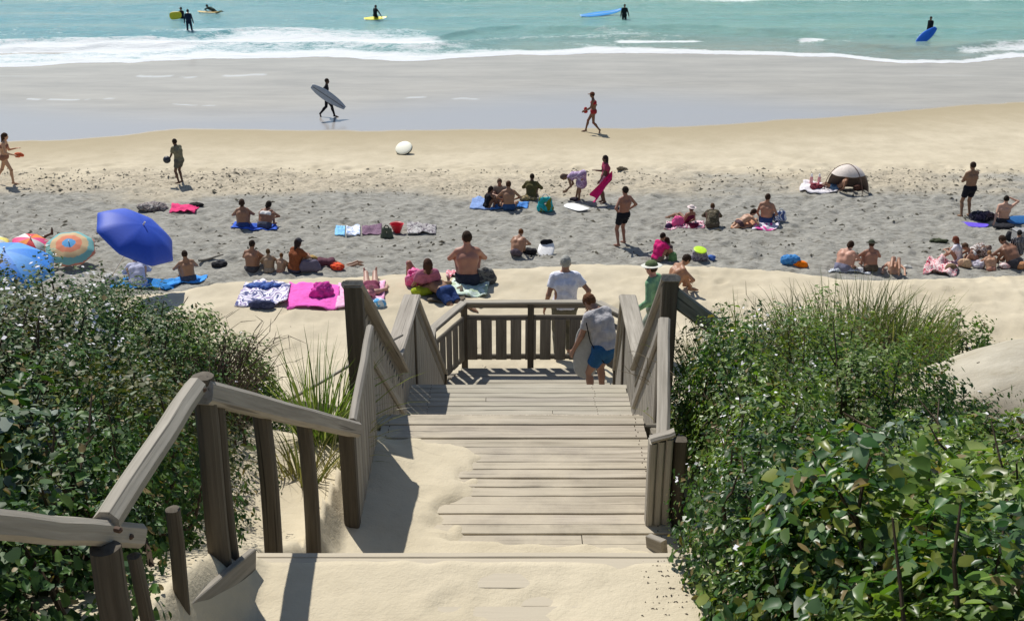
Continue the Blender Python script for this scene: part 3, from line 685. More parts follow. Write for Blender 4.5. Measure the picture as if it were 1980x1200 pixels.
            s.cap(wr+dr*.03-sd_*.028, wr+dr*.085-sd_*.062+inn*.012, fr*1.1, fr*.9, .01, 'hand')
        e['_el'], e['_wr'] = el, wr
        Hp = P+rt*q*.092-up*.045; kn, an = ik(Hp, e['ank'], .43, .42, e.get('knee', (q*.08, 1, 0)))
        s.cap(Hp, kn, .085*wv, .053, .05, 'thigh'); s.cap(kn, an, .052, .036, .02, 'shin'); e['_kn'], e['_an'] = kn, an
        cd = nrm(an-kn); bk = nrm(np.cross(np.cross(cd, kn-Hp), cd)); bk = bk if np.linalg.norm(bk) > .5 else v3(0, -1, 0)
        if (bk@(Hp-kn)) < 0: bk = -bk
        s.ell(kn+cd*.13+bk*.018, (.047, .047, .085), np.stack([nrm(np.cross(cd, bk)), bk, cd]), .03, 'shin')
        # foot: level when the ankle is low, otherwise pointing on
        td = nrm(e['toe']) if 'toe' in e else (v3(q*.12, 1, -.15) if e['ank'][2] < .12 and abs(ps.get('lean', 0)) < 60 else nrm(v3(0, .25, -1) if e['ank'][2] >= .12 else v3(q*.2, .1 if ps.get('lean', 0) > 0 else .15, 1 if ps.get('lean', 0) < 0 else -.1)))
        td = nrm(td)
        if ps.get('lean', 0) > 60 and pose == 'prone': td = nrm((q*.2, -1, -.1))
        hl = an-td*.035+v3(0, 0, -.03)*(td[2] < .5); s.cap(hl, an+td*.10+v3(0,0,-.035)*(td[2] < .5), .034, .028, .02, 'foot'); s.cap(an+td*.07+v3(0,0,-.03)*(td[2] < .5), an+td*.175+v3(0,0,-.045)*(td[2] < .5), .036, .021, .02, 'foot')
    sc_ = H/1.75
    root = empty('person', loc, R(head_deg)); tag(root, label, 'person', group)
    root.scale = (1,1,1)
    c = cell/sc_ if False else cell
    def part(name, mat, tags, infl=0, clips=(), extra=None, h=None):
        src = s
        if extra:
            src = SDF(); src.p = list(s.p)+extra.p if tags else extra.p
            tags = None if not tags else list(tags)+['x']
        V, Q = src.mesh(h or c, tags, infl, clips)
        if len(Q) == 0: return
        return meshobj(name, V*sc_, Q, mat, root, True)
    body = part('body', None, None)
    me = body.data; me.materials.append(skin(skc)); me.materials.append(simple('eyes', (.02,.015,.012), .3)); me.materials.append(simple('lips', tuple(x*y for x, y in zip(skc, (.95,.6,.6))), .5))
    if cell < .016:
        co_ = np.empty(len(me.polygons)*3, np.float32); me.polygons.foreach_get('center', co_); co_ = co_.reshape(-1, 3)/sc_; mi = np.zeros(len(co_), np.int32)
        for q in (-1, 1): mi[np.linalg.norm(co_-(Hc+hr_*q*.032+hf*.092+hd*.006), axis=1) < .013] = 1
        mi[np.linalg.norm((co_-(Hc+hf*.092-hd*.062))*1.0, axis=1) < .016] = 2
        me.polygons.foreach_set('material_index', mi)
    if hair is not None and not any(o[0] in ('hood',) for o in outfit):
        x = SDF(); x.ell(Hc+hd*.022-hf*.008, (.084, .100, .104), M, .01, 'x')
        if hairlen > 0:
            x.cap(Hc-hf*.05+hd*.0, Hc-hf*.09-hd*(.06+hairlen), .070, .040, .04, 'x')
            for q in (-1, 1): x.cap(Hc+hr_*q*.06-hf*.02, Hc+hr_*q*.075-hf*.04-hd*(.03+hairlen*.6), .03, .02, .03, 'x')
        fc = Hc+hf*.115-hd*.045; nn = nrm(hf*.9-hd*.75)
        V, Q = x.mesh(c*.8, None, 0, [(Hc+hf*.045-hd*.02, nn)] )
        dsp = 1+.0*V; Vn = V+ (fbm(V[:,0]*60+V[:,2]*35, V[:,1]*60, 3, 2)[:, None]-.37)*.02*nrm_rows(V-Hc)
        meshobj('hair', Vn*sc_, Q, cloth(hair, 'hair'), root, True)
    for o in outfit:
        nm, colr = o[0], o[1]; mt = cloth(colr) if not hasattr(colr, 'name') else colr
        dn = -up
        if nm == 'shirt':
            cl = [(P-up*.06, dn), (Nk+up*.035, up, Nk+up*.1, .16)]
            for q, k_ in ((-1, 'L'), (1, 'R')):
                S_ = Nk+rt*q*sh-up*.055; a_ = nrm(ps[k_]['_el']-S_); cl.append((S_+a_*.17, a_, S_+a_*.28, .14))
            part('shirt', mt, ['torso', 'arm'], {'torso': .018, 'arm': .024}, cl)
        elif nm == 'longshirt':
            part('shirt', mt, ['torso', 'arm', 'fore'], {'torso': .020, 'arm': .022, 'fore': .018}, [(P-up*.08, dn), (Nk+up*.035, up, Nk+up*.1, .16)])
        elif nm in ('shorts', 'trousers', 'briefs'):
            f = {'shorts': .62, 'trousers': 2, 'briefs': .12}[nm]; cl = [(P+up*.07, up)]
            tg = ['torso', 'thigh'] + (['shin'] if nm == 'trousers' else [])
            for q, k_ in ((-1, 'L'), (1, 'R')):
                Hp = P+rt*q*.092-up*.045; kn = ps[k_]['_kn']; a_ = nrm(kn-Hp)
                if f < 1: cl.append((Hp+a_*.43*f, a_, Hp+a_*(.43*f+.18), .20))
            # drop anything above the waist on the torso
            part(nm, mt, tg, {'torso': .012 if nm == 'briefs' else .016, 'thigh': .008 if nm == 'briefs' else .026, 'shin': .02}, cl if pose not in ('sitknee', 'huddle') else cl)
        elif nm == 'top':
            part('bikini_top', mt, ['torso'], .009, [(C+up*.085, up), (C-up*.035, -up)])
        elif nm == 'suit':
            part('swimsuit', mt, ['torso'], .009, [(Nk-up*.04, up)])
        elif nm == 'wetsuit':
            part('wetsuit', mt, ['torso', 'arm', 'fore', 'thigh', 'shin'], .009, [(Nk+up*.03, up, Nk+up*.1, .15)])
        elif nm == 'dress':
            x = SDF(); x.cap(P-fw*0, P-v3(0,0,.42) if pose != 'bend' else P-v3(0,-.02,.30), .135, .20, .06, 'x')
            part('dress', mt, ['torso', 'x'], {'torso': .02}, [(Nk+up*.0, up)], extra=x)
        elif nm == 'hat':
            x = SDF(); x.ell(Hc+hd*.055, (.095, .110, .085), M, .01, 'x'); V, Q = x.mesh(c*.8, None, 0, [(Hc+hd*.035, -hd)]); ht = meshobj('hat', V*sc_, Q, mt, root, True)
            x = SDF(); x.ell(Hc+hd*.045, (.17, .185, .014), M, .01, 'x'); V, Q = x.mesh(max(.008, c*.6)); meshobj('brim', V*sc_, Q, cloth(o[2]) if len(o) > 2 else mt, ht, True)
        elif nm == 'cap':
            x = SDF(); x.ell(Hc+hd*.03, (.090, .108, .100), M, .01, 'x'); V, Q = x.mesh(c*.8, None, 0, [(Hc+hd*.025, -hd)]); ht = meshobj('cap', V*sc_, Q, mt, root, True)
            x = SDF(); x.ell(Hc+hd*.035+hf*.12, (.07, .075, .014), M, .01, 'x'); V, Q = x.mesh(max(.008, c*.6)); meshobj('peak', V*sc_, Q, mt, ht, True)
        elif nm == 'hood':
            part('hood', mt, ['head'], .014, [(Hc+hf*.05, hf)])
        elif nm == 'towelwrap':
            x = SDF(); x.cap(P+v3(0,0,.05), P-v3(0,0,.35), .15, .18, .06, 'x'); part('wrap', mt, [], 0, [], extra=x)
    root['_h'] = 0; del root['_h']
    return root
def nrm_rows(V): return V/np.maximum(np.linalg.norm(V, axis=1), 1e-6)[:, None]
def face(deg): return deg
def on(x, y, dz=0): p = ground_at(x, y); p[2] += dz; return p

# ------------------------------------------------------------------ things on the sand
def HG(X, Y): return float(sand_detail(np.array([float(X)]), np.array([float(Y)]))[0])
def on(x, y, dz=0):
    p = ground_at(x, y); p[2] = HG(p[0], p[1])+dz; return p
def low(x, y, dz=0):
    """a spot on the lower beach even when the dune crest hides it"""
    p = on_z(x, y, .5)
    for _ in range(3): p = on_z(x, y, HG(p[0], p[1]))
    p[2] += dz; return p
def px_m(p):                                  # photo pixels per metre at a point
    return F/(p[1]*CP+(CAMZ-p[2])*SP)
def towel(label, quad, mat, cat='towel', group=None, wr=.035, place=None, name='beach_towel', seed=None, th=.018):
    c = [(place or on)(*q) for q in quad]; n, m_ = 22, 16
    sdv = seed if seed is not None else random.random()*50
    u, v = np.meshgrid(np.linspace(0, 1, n), np.linspace(0, 1, m_)); ur, vr = u.ravel(), v.ravel()
    jx = (fbm(ur*2.4+sdv, vr*2.4, 1, 3)-.44)*.12; jy = (fbm(ur*2.4, vr*2.4+sdv, 2, 3)-.44)*.12
    a = ur+jx*(.4+abs(ur-.5)); b_ = vr+jy
    Pt = sum(wt[:, None]*np.array(cc)[None] for wt, cc in zip(((1-a)*(1-b_), a*(1-b_), a*b_, (1-a)*b_), c))
    z = sand_detail(Pt[:,0], Pt[:,1])+.02+np.clip(fbm(ur*4+sdv, vr*4, 4, 4)-.36, 0, 1)*wr*3.2
    top = np.column_stack([Pt[:,0], Pt[:,1], z]); org = np.array([top[:,0].mean(), top[:,1].mean(), z.min()])
    bot = top-(0,0,th); V = np.vstack([top, bot])-org; k = n*m_; i = np.arange(k).reshape(m_, n)
    q = lambda a_: np.stack([a_[:-1,:-1], a_[:-1,1:], a_[1:,1:], a_[1:,:-1]], -1).reshape(-1, 4)
    if np.cross(top[i[0,1]]-top[i[0,0]], top[i[1,0]]-top[i[0,0]])[2] > 0: Q = [q(i), q(i+k)[:, ::-1]]
    else: Q = [q(i)[:, ::-1], q(i+k)]
    bd = list(i[0])+list(i[1:, -1])+list(i[-1, -2::-1])+list(i[-2:0:-1, 0]); bd = np.array(bd); b2 = np.roll(bd, -1)
    Q.append(np.stack([bd, bd+k, b2+k, b2], 1))
    o = meshobj(name, V, np.concatenate(Q), mat, None, True); o.location = org
    return tag(o, label, cat, group)
def lump(name, label, cat, p, w_, d_, h_, mat, n=7, seed=1, group=None, cell=.025, rough=.02, flat=True, rot=0):
    """soft heap of cloth or a filled bag, w x d x h metres, standing at p"""
    rg = random.Random(seed); s = SDF()
    s.ell((0,0,h_*.42), (w_*.36, d_*.36, h_*.42), k=.05)
    for _ in range(n):
        a = rg.random()*6.28; r = rg.uniform(.25, .62); rr = rg.uniform(.22, .42)
        s.ell((math.cos(a)*w_*.5*r, math.sin(a)*d_*.5*r, h_*rg.uniform(.12, .5)), (w_*.5*rr, d_*.5*rr, h_*rr), k=.04)
    V, Q = s.mesh(cell, None, 0, [((0,0,.0), (0,0,-1))])
    V = V+nrm_rows(V-np.array([0,0,h_*.3]))*((fbm(V[:,0]*14+seed, V[:,1]*14+V[:,2]*9, seed, 4)-.45)[:, None])*rough*2.5
    o = meshobj(name, V, Q, mat, None, True); o.location = tuple(p); o.rotation_euler = (0,0,rot)
    return tag(o, label, cat, group)
def lump_px(name, label, cat, x, y, wp, hp, mat, place=None, dep=.7, **k):
    p = (place or on)(x, y); s = px_m(p); w_ = wp/s; h_ = hp/s
    return lump(name, label, cat, p+np.array([0, w_*dep*.4, -.01]), w_, max(w_*dep, .12), h_, mat, **k)
def bag(label, x, y, wp, hp, mat, strap, place=None, group=None, name='beach_bag', rot=0):
    p = (place or on)(x, y); s = px_m(p); w_, h_ = wp/s, hp/s
    root = empty(name, p, rot); tag(root, label, 'bag', group)
    q = SDF(); d_ = w_*.45
    for sx in (-1, 1): q.cap((sx*w_*.26, 0, d_*.42), (sx*w_*.22, 0, h_*.70), d_*.46, d_*.34, .06)
    q.cap((-w_*.26, 0, d_*.42), (w_*.26, 0, d_*.42), d_*.46, d_*.46, .05); q.cap((-w_*.2, 0, h_*.7), (w_*.2, 0, h_*.7), d_*.3, d_*.3, .05)
    V, Q = q.mesh(.022); V = V+nrm_rows(V)*((fbm(V[:,0]*11, V[:,2]*11, wp, 3)-.44)[:, None])*.03; meshobj('pouch', V, Q, mat, root, True)
    q = SDF(); pts = [(math.cos(t)*w_*.2, 0, h_*.72+math.sin(t)*h_*.3) for t in np.linspace(0, math.pi, 7)]
    for a, b_ in zip(pts[:-1], pts[1:]): q.cap(a, b_, .016, .016, .01)
    V, Q = q.mesh(.011); meshobj('strap', V, Q, strap, root, True); return root
def board(label, cen, along, nrm_, L, W, mat, name='surfboard', cat='surfboard', T=.07, fins=True, group=None, tail=.55, blunt=0, stripe=None):
    along = nrm(along); nn = nrm(np.array(nrm_, float)-along*np.dot(nrm_, along)); sd = np.cross(nn, along)
    n, m_ = 26, 14; V = []
    for i_ in range(n):
        t = i_/(n-1); 
        wt = (math.sin(math.pi*min(1, max(0, t*.93+.07*(1-t)))**1.0)**.62 if not blunt else (1-abs(2*t-1)**blunt)**.5)
        wt = max(.03, wt*(1-.15*t)); tk = T*max(.12, math.sin(math.pi*(.06+.88*t))**.5); rock = .05*L*((t-.45)*1.6)**4*1.2+(.06*max(0, t-.7)**2*L*3)
        for k in range(m_):
            a = 2*math.pi*k/m_; V.append(((t-.5)*L, math.cos(a)*W/2*wt, rock+math.copysign(abs(math.sin(a))**.8, math.sin(a))*tk/2))
    Fc = [(i_*m_+k, (i_+1)*m_+k, (i_+1)*m_+(k+1)%m_, i_*m_+(k+1)%m_) for i_ in range(n-1) for k in range(m_)]
    Fc += [tuple(range(m_)), tuple((n-1)*m_+k for k in range(m_-1, -1, -1))]
    root = empty(name, cen); root.rotation_euler = Matrix(np.stack([along, sd, nn], 1).tolist()).to_euler(); tag(root, label, cat, group)
    meshobj('deck', V, Fc, mat, root, True)
    if stripe is not None:
        mb = MB(); mb.box((0, 0, T*.5+.008), (.02, .02, .004)); 
        Vs = []; 
        for i_ in range(n-2):
            t = (i_+1)/(n-1); tk = T*max(.12, math.sin(math.pi*(.06+.88*t))**.5); rock = .05*L*((t-.45)*1.6)**4*1.2+(.06*max(0, t-.7)**2*L*3)
            for y in (-.02, .02): Vs.append(((t-.5)*L, y, rock+tk/2+.004))
        meshobj('stringer', Vs, [(2*i_, 2*i_+1, 2*i_+3, 2*i_+2) for i_ in range(n-3)], stripe, root)
    if fins:
        for yy in (-.12*W*2, 0, .12*W*2) if L > 1.6 else ():
            mb = MB(); x0 = -.42*L if yy else -.46*L
            Vf = [(x0, yy-.004, -T*.3), (x0+.12, yy-.004, -T*.3), (x0-.02, yy-.004, -T*.3-.12), (x0, yy+.004, -T*.3), (x0+.12, yy+.004, -T*.3), (x0-.02, yy+.004, -T*.3-.12)]
            meshobj('fin', Vf, [(0,1,2), (5,4,3), (0,3,4,1), (1,4,5,2), (2,5,3,0)], simple('fin_plastic', (.05,.05,.06), .4), root)
    return root
def umbrella(label, base, apex, axis, rad, mats, npan=8, depth=.30, pole=None, name='beach_umbrella', group=None, fr=None):
    ax_ = nrm(axis); q = nrm(np.cross(ax_, (0,1,0))) ; r_ = np.cross(ax_, q); root = empty(name, base); tag(root, label, 'umbrella', group or 'umbrellas at the left of the beach')
    apex = np.array(apex, float); base = np.array(base, float)
    rings, sub = 9, 6; Vt = []; nS = npan*sub
    for j in range(rings+1):
        t = j/rings
        for k in range(nS):
            a = 2*math.pi*k/nS; f = (k % sub)/sub; sag = 1-.055*math.sin(math.pi*f)*t
            rr = rad*math.sin(t*1.15)/math.sin(1.15)*(sag if j < rings else sag*(1-.03*math.sin(math.pi*f))); dz = -rad*depth*2.0*(1-math.cos(t*1.15))-(.015*math.sin(math.pi*f)*t)
            Vt.append(apex+(q*math.cos(a)+r_*math.sin(a))*rr+ax_*dz)
    Vt = np.array(Vt); nV = len(Vt); V = np.vstack([Vt, Vt-ax_*.012])-base; Fc = []
    for j in range(rings):
        for k in range(nS):
            a, b_, c_, d_ = j*nS+k, j*nS+(k+1)%nS, (j+1)*nS+(k+1)%nS, (j+1)*nS+k
            Fc.append((a, d_, c_, b_)); Fc.append((a+nV, b_+nV, c_+nV, d_+nV))
    for k in range(nS): a, b_ = rings*nS+k, rings*nS+(k+1)%nS; Fc.append((a, a+nV, b_+nV, b_))
    Fa = np.array(Fc)
    ob = meshobj('canopy', V-(apex-base), Fa, mats, root, True); ob.location = tuple(apex-base)
    if len(mats) > 1:
        mi = []
        for j in range(rings):
            for k in range(nS): mi += [(k//sub) % len(mats)]*2
        mi += [0]*nS; ob.data.polygons.foreach_set('material_index', np.array(mi[:len(ob.data.polygons)], np.int32))
    foot = apex-ax_*(pole or 1.9); mb = MB(); mb.log(apex-base+ax_*.07, foot-base, .016, .016, 8, 1.0, 3, 0); mb.build('pole', simple('pole_metal', (.6,.6,.6), .35), root)
    for k in range(npan):
        a = 2*math.pi*k/npan; mb = MB(); dv = q*math.cos(a)+r_*math.sin(a)
        mb.log(apex-base-ax_*(.25*rad), apex-base+dv*rad*.55-ax_*(rad*depth*.62+.03), .006, .006, 5, 1, 1, 0); mb.build('rib', simple('pole_metal', (.6,.6,.6), .35), root)
    return root
def sbox(name, size, mat, parent, loc, ch=.02):
    m = MB(); m.box((0,0,0), size, 1.0, ch); o = m.build(name, mat, parent); o.location = loc; return o
SK = dict(tan=(.42,.235,.15), brown=(.27,.145,.09), dark=(.13,.07,.045), pink=(.52,.30,.22), pale=(.58,.38,.29), deep=(.075,.042,.03))
BLK = (.012,.013,.018)

# --- in the water
WS = (('wetsuit', (.012,.02,.04)),)
def wat(x, y, dz): p = on_z(x, y, .03); p[2] = dz; return p
person('surfer in a dark blue wetsuit standing shin deep, seen from behind, nearest the yellow board', wat(367, 62, -.22), 10, 1.85, 'stand', WS, SK['brown'], over=dict(L=dict(ank=(-.16,0,.07)), R=dict(ank=(.16,.03,.07))))
person('surfer waist deep in the sea in a dark cap holding the big yellow board', wat(352, 37, -.80), 160, 1.75, 'stand', (('wetsuit', (.02,.02,.03)), ('cap', (.02,.015,.015))), SK['brown'], over=dict(L=dict(hand=(-.2,.45,1.1)), R=dict(hand=(.2,.45,1.1))))
p = wat(343, 38, .35)
board('yellow foam board held up on its edge by the surfer in the dark cap', p+(0,-.35,.02), (1,.1,.1), (0,-1,.25), .95, .62, simple('yellow_foam', (.85,.62,.03), .5), 'bodyboard', 'bodyboard', .08, False, blunt=4)
p = wat(406, 28, .20)
board('long yellow cream board floating under the prone paddler', p, (1,-.55,.02), (0,0,1), 2.4, .7, simple('cream_board', (.85,.55,.14), .35), stripe=simple('board_line', (.45,.28,.1), .5))
person('paddler in dark wetsuit lying prone on the cream board', p+(.25,.05,.05), 65, 1.7, 'prone', (('wetsuit', (.03,.05,.04)),), SK['dark'], over=dict(lean=72, nod=-45, L=dict(hand=(-.25,.45,.05)), R=dict(hand=(.25,.45,.05))))
p = wat(726, 40, .20)
board('bright yellow surfboard with a surfer kneeling on it', p, (1,.12,.03), (0,-.35,1), 1.75, .62, simple('yellow_board', (.90,.78,.01), .35))
person('surfer in a black wetsuit kneeling on the yellow surfboard', p+(0,.02,-.10), -35, 1.65, 'kneel', (('wetsuit', BLK),), SK['dark'], over=dict(R=dict(hand=(.42,.35,.16))))
person('wader in a black wetsuit standing hip deep beside the long blue board', wat(1207, 37, -.62), 175, 1.8, 'stand', (('wetsuit', (.012,.018,.022)),), SK['brown'], over=dict(L=dict(hand=(-.36,.1,.80)), R=dict(hand=(.28,.1,.78))))
board('long blue surfboard floating left of the hip deep wader', wat(1162, 33, .28), (1,.45,.07), (0,-.35,1), 3.7, .85, simple('blue_board', (.07,.38,.85), .3), stripe=simple('board_white', (.8,.8,.8), .4))
person('surfer in black wetsuit standing behind the tilted royal blue board at far right', wat(1797, 68, -.42), 120, 1.75, 'stand', (('wetsuit', BLK),), SK['brown'], over=dict(lean=6, L=dict(hand=(-.30,.22,.85)), R=dict(hand=(.30,-.05,.8))))
board('royal blue surfboard floating with its nose raised toward the far right surfer', wat(1789, 82, .45), (.75,.35,.50), (.1,-.75,.6), 1.75, .70, simple('royal_board', (.03,.17,.70), .3))
# --- wet sand
p = low(634, 226)
person('surfer in a black wetsuit striding right with a long grey board under one arm', p, -84, 1.80, 'walk', (('wetsuit', BLK),), SK['deep'], over=dict(L=dict(hand=(-.22,.06,.83)), R=dict(hand=(.27,.16,.80))))
board('long pale grey surfboard carried under the walking surfer’s arm'.replace('’', ''), p+(.14,-.36,.98), (.78,.12,-.57), (0,-1,.12), 1.75, .50, simple('grey_board', (.30,.36,.44), .25), stripe=simple('board_dark', (.1,.12,.15), .4))
person('walker in a red bikini top and light shorts striding left at the water edge', low(1146, 256), 84, 1.78, 'walk', (('top', (.35,.02,.03)), ('briefs', (.30,.03,.04)), ('cap', (.13,.05,.03))), SK['dark'], over=dict(L=dict(hand=(-.2,.34,.95), ank=(-.09,-.30,.12)), R=dict(hand=(.22,.12,.98))), fem=True)
lump('red_pouch', 'small red pouch held at the waist of the walker at the water edge', 'pouch', low(1146, 256)+(-.34,-.1,.86), .22, .16, .26, cloth((.38,.03,.03)), seed=4)
person('long haired woman in a swimsuit running right at the left edge of the beach', low(18, 356), -80, 1.85, 'run', (('top', (.30,.13,.09)), ('briefs', (.30,.15,.10))), SK['tan'], (.06,.03,.015), .28, over=dict(P=(0,0,.94), L=dict(ank=(-.09,-.42,.16)), R=dict(ank=(.09,.16,.08), hand=(.2,.35,1.02))), fem=True)
lump('beach_toy', 'crumpled orange red beach toy held out by the running woman', 'toy', low(18, 356)+(.52,-.05,.98), .42, .16, .17, cloth((.70,.14,.06)), seed=8, rough=.03)
pb = low(350, 354)
person('boy in an olive grey shirt and grey shorts about to bat a dark ball', pb, 60, 1.62, 'stand', (('shirt', (.20,.19,.13)), ('shorts', (.10,.10,.09))), SK['dark'], over=dict(lean=10, L=dict(hand=(-.12,.36,.88)), R=dict(hand=(.2,.25,.85)), P=(0,-.03,.92)))
def ball(label, p, r, mat, name='beach_ball', cat='ball', seam=None):
    root = empty(name, p); tag(root, label, cat); s = SDF(); s.ell((0,0,r), (r,r,r)); V, Q = s.mesh(max(r/11, .008)); meshobj('ball_skin', V, Q, mat, root, True)
    if seam is not None:
        s = SDF(); s.ell((0,0,2*r-.004), (r*.16,r*.16,.014)); V, Q = s.mesh(.008); meshobj('end_cap', V, Q, seam, root, True)
    return root
ball('dark round ball held by the boy in the olive shirt', pb+(-.36,-.12,.74), .13, simple('dark_rubber', (.03,.035,.05), .5), 'ball')
root = empty('skimboard', low(781, 297)); tag(root, 'round cream white skimboard propped up on the smooth sand near the water line', 'skimboard')
Ms = np.array(Matrix.Rotation(R(-34), 3, 'X') @ Matrix.Rotation(R(12), 3, 'Y')); nz_ = Ms[2]
s = SDF(); s.ell((0,0,.23), (.34,.34,.06), Ms, .01); V, Q = s.mesh(.02); meshobj('deck', V, Q, simple('cream_vinyl', (.92,.90,.74), .5, .03), root, True)
s = SDF(); s.ell(np.array((0,0,.23))-nz_*.05, (.345,.345,.06), Ms, .01); V, Q = s.mesh(.02); meshobj('underside', V, Q, simple('black_shade', (.02,.02,.02), .7), root, True)  # black lower disc paints the shadow beneath the board
s = SDF(); s.ell((0,.16,.05), (.12,.10,.07), None, .01); s.ell((0.03,.12,.08), (.07,.06,.07), None, .01); V, Q = s.mesh(.02); meshobj('prop', V, Q, cloth((.05,.05,.05)), root, True)
# --- middle beach, left
GT = 'towels laid on the beach'
towel('plain blue towel under the two bathers left of the towel row', [(445,445),(538,447),(532,436),(455,434)], cloth((.05,.13,.60)))
person('broad backed bather with topknot sitting on blue towel, left of the pair', on(471, 441), 8, 1.72, 'sitknee', (('briefs', (.03,.06,.2)),), SK['brown'], (.05,.03,.02), .02, fem=True, heavy=1.15)
person('bather in dark top with white strap on the blue towel, right of the pair', on(512, 441), -14, 1.72, 'huddle', (('top', (.75,.75,.75)), ('shorts', (.07,.08,.12))), SK['brown'], (.02,.015,.012), .06, fem=True, heavy=1.15)
towel('crumpled bright pink towel on the grey sand behind the blue umbrella', [(328,412),(378,413),(388,397),(334,399)], cloth((.75,.06,.20)), wr=.09)
lump_px('clothes_heap', 'heap of dark and grey clothes just left of the bright pink towel', 'clothes', 290, 411, 74, 18, pattern('heap_grey', [(.05,.05,.06),(.32,.28,.26),(.12,.10,.11),(.4,.38,.36)], 7), seed=5, rough=.04)
lump_px('clothes_heap', 'small black garment lying on the far edge of the bright pink towel', 'clothes', 376, 402, 34, 10, cloth((.02,.02,.02)), seed=6, rough=.03)
towel('pale sky blue towel at the left end of the towel row', [(647,458),(667,459),(668,437),(650,438)], cloth((.25,.55,.85)), group=None)
towel('white and blue patterned towel second in the towel row', [(669,458),(697,457),(696,436),(670,437)], pattern('blue_floral', [(.25,.36,.62),(.68,.72,.80),(.78,.80,.85),(.3,.42,.65)], 5))
towel('dull purple towel in the middle of the towel row', [(699,455),(738,454),(738,434),(700,436)], pattern('purple_weave', [(.17,.10,.16),(.24,.15,.21),(.15,.09,.14)], 20))
bag('round grey green backpack in the towel row beside the purple towel', 748, 458, 26, 26, cloth((.10,.12,.09)), cloth((.04,.05,.04)))
root = empty('red_bucket', on(768, 450)); tag(root, 'red bucket tapering to its foot in the towel row', 'bucket')
mb = MB(); n = 18; V = []
for r_, z in ((.10, 0), (.20, .26), (.215, .27), (.19, .262), (.095, .02)): V += [(r_*math.cos(6.283*k/n), r_*math.sin(6.283*k/n), z) for k in range(n)]
Fc = [(j*n+k, j*n+(k+1)%n, (j+1)*n+(k+1)%n, (j+1)*n+k) for j in range(4) for k in range(n)]+[tuple(range(n-1, -1, -1)), tuple(4*n+k for k in range(n))]
meshobj('pail', V, Fc, simple('red_plastic', (.62,.02,.04), .4), root); mb = MB()
for k in range(8):
    a, b_ = math.pi*k/8, math.pi*(k+1)/8; mb.beam((.2*math.cos(a), -.05, .27+.10*math.sin(a)), (.2*math.cos(b_), -.05, .27+.10*math.sin(b_)), .01, .01)
mb.build('bucket_handle', simple('red_plastic', (.62,.02,.04), .4), root)
towel('mottled grey and white towel with shoes pattern at the right end of the towel row'.replace(' with shoes pattern', ''), [(788,455),(842,453),(843,433),(786,434)], pattern('grey_mottle', [(.30,.29,.29),(.5,.49,.48),(.16,.14,.16),(.38,.36,.36)], 6), wr=.06)
# family on the left behind the crest
person('shirtless man with short dark hair sitting at the left of the family group', low(487, 526), -10, 1.72, 'sitknee', (('shorts', (.06,.06,.07)),), SK['brown'])
person('small sandy child sitting next to the man at the left of the family', low(521, 526), 10, 1.25, 'sitknee', (('briefs', (.3,.25,.2)),), (.26,.18,.12), (.10,.06,.03))
person('smallest child of the family sitting right of its sibling', low(543, 527), -15, 1.05, 'sitknee', (('briefs', (.35,.2,.15)),), (.30,.19,.13), (.14,.07,.03))
person('woman in a dark cap and rust brown top sitting right of the two children', low(571, 524), -35, 1.78, 'sitknee', (('shirt', (.22,.07,.03)), ('briefs', (.05,.05,.09)), ('cap', (.05,.05,.06))), SK['brown'], (.03,.02,.02), .1, fem=True, heavy=1.1)
lump_px('straw_bag', 'sandy yellow bag leaning right of the woman in the rust top', 'bag', 601, 516, 32, 26, cloth((.50,.34,.12)), low, seed=11)
bag('purple grey striped bag in front of the sandy yellow bag', 600, 524, 44, 24, pattern('bag_stripe', [(.10,.09,.14),(.22,.20,.26),(.12,.10,.15)], 9, 'stripe'), cloth((.3,.28,.3)), low)
person('dark haired sunbather lying beyond the purple striped bag', low(640, 514), 100, 1.55, 'prone', (('suit', (.12,.05,.07)),), SK['brown'], (.02,.01,.01), .1, fem=True)
lump_px('clothes_heap', 'bright red orange garment heap at the right end of the family group', 'clothes', 651, 524, 34, 15, pattern('red_cloth', [(.65,.05,.02),(.75,.12,.04),(.55,.03,.03)], 9), low, seed=13, rough=.04)
lump_px('clothes_heap', 'heap of black clothes on the sand between the blue umbrella and the family', 'clothes', 421, 519, 38, 14, cloth((.03,.03,.035)), low, seed=14, rough=.04)
m = MB(); a, b_ = low(385, 507), low(432, 499); m.log(a+(0,0,.05), b_+(0,0,.09), .035, .022, 8, .6, 6, .02); tag(m.build('driftwood', M_WX), 'long thin dark driftwood stick behind the blue umbrella', 'driftwood')
# umbrellas at the left
ub = on(262, 548); ua = at(277, 434, 20.3)
umbrella('large plain blue beach umbrella tilted to the right over a blue towel', ub, ua, (.58,-.10,.80), .80, [simple('umbrella_blue', (.018,.075,.52), .6, .05)], 8, .33, pole=1.35)
towel('big blue towel in the shade beneath the blue umbrella', [(212,559),(330,560),(352,541),(238,540)], cloth((.03,.20,.52)), wr=.05)
towel('bright sky blue towel under the man right of the blue umbrella', [(318,554),(398,547),(402,535),(340,538)], cloth((.07,.33,.85)), wr=.05)
person('person in a loose lilac white shirt curled on the blue towel under the umbrella', on(268, 551), 20, 1.72, 'huddle', (('longshirt', (.52,.54,.72)), ('shorts', (.45,.46,.6))), SK['pink'], (.2,.12,.08), heavy=1.25)
person('shirtless man with cropped hair sitting on the sky blue towel', on(366, 545), 30, 1.62, 'sitknee', (('shorts', (.05,.07,.12)),), SK['brown'], cell=.014)
lump_px('clothes_heap', 'pale grey clothes heap at the left end of the shaded blue towel', 'clothes', 213, 553, 42, 20, cloth((.50,.50,.50)), seed=15, rough=.03)
ub = low(148, 540); ub = low(146, 522); ua = low(146, 512)+(0,-.2,.72)
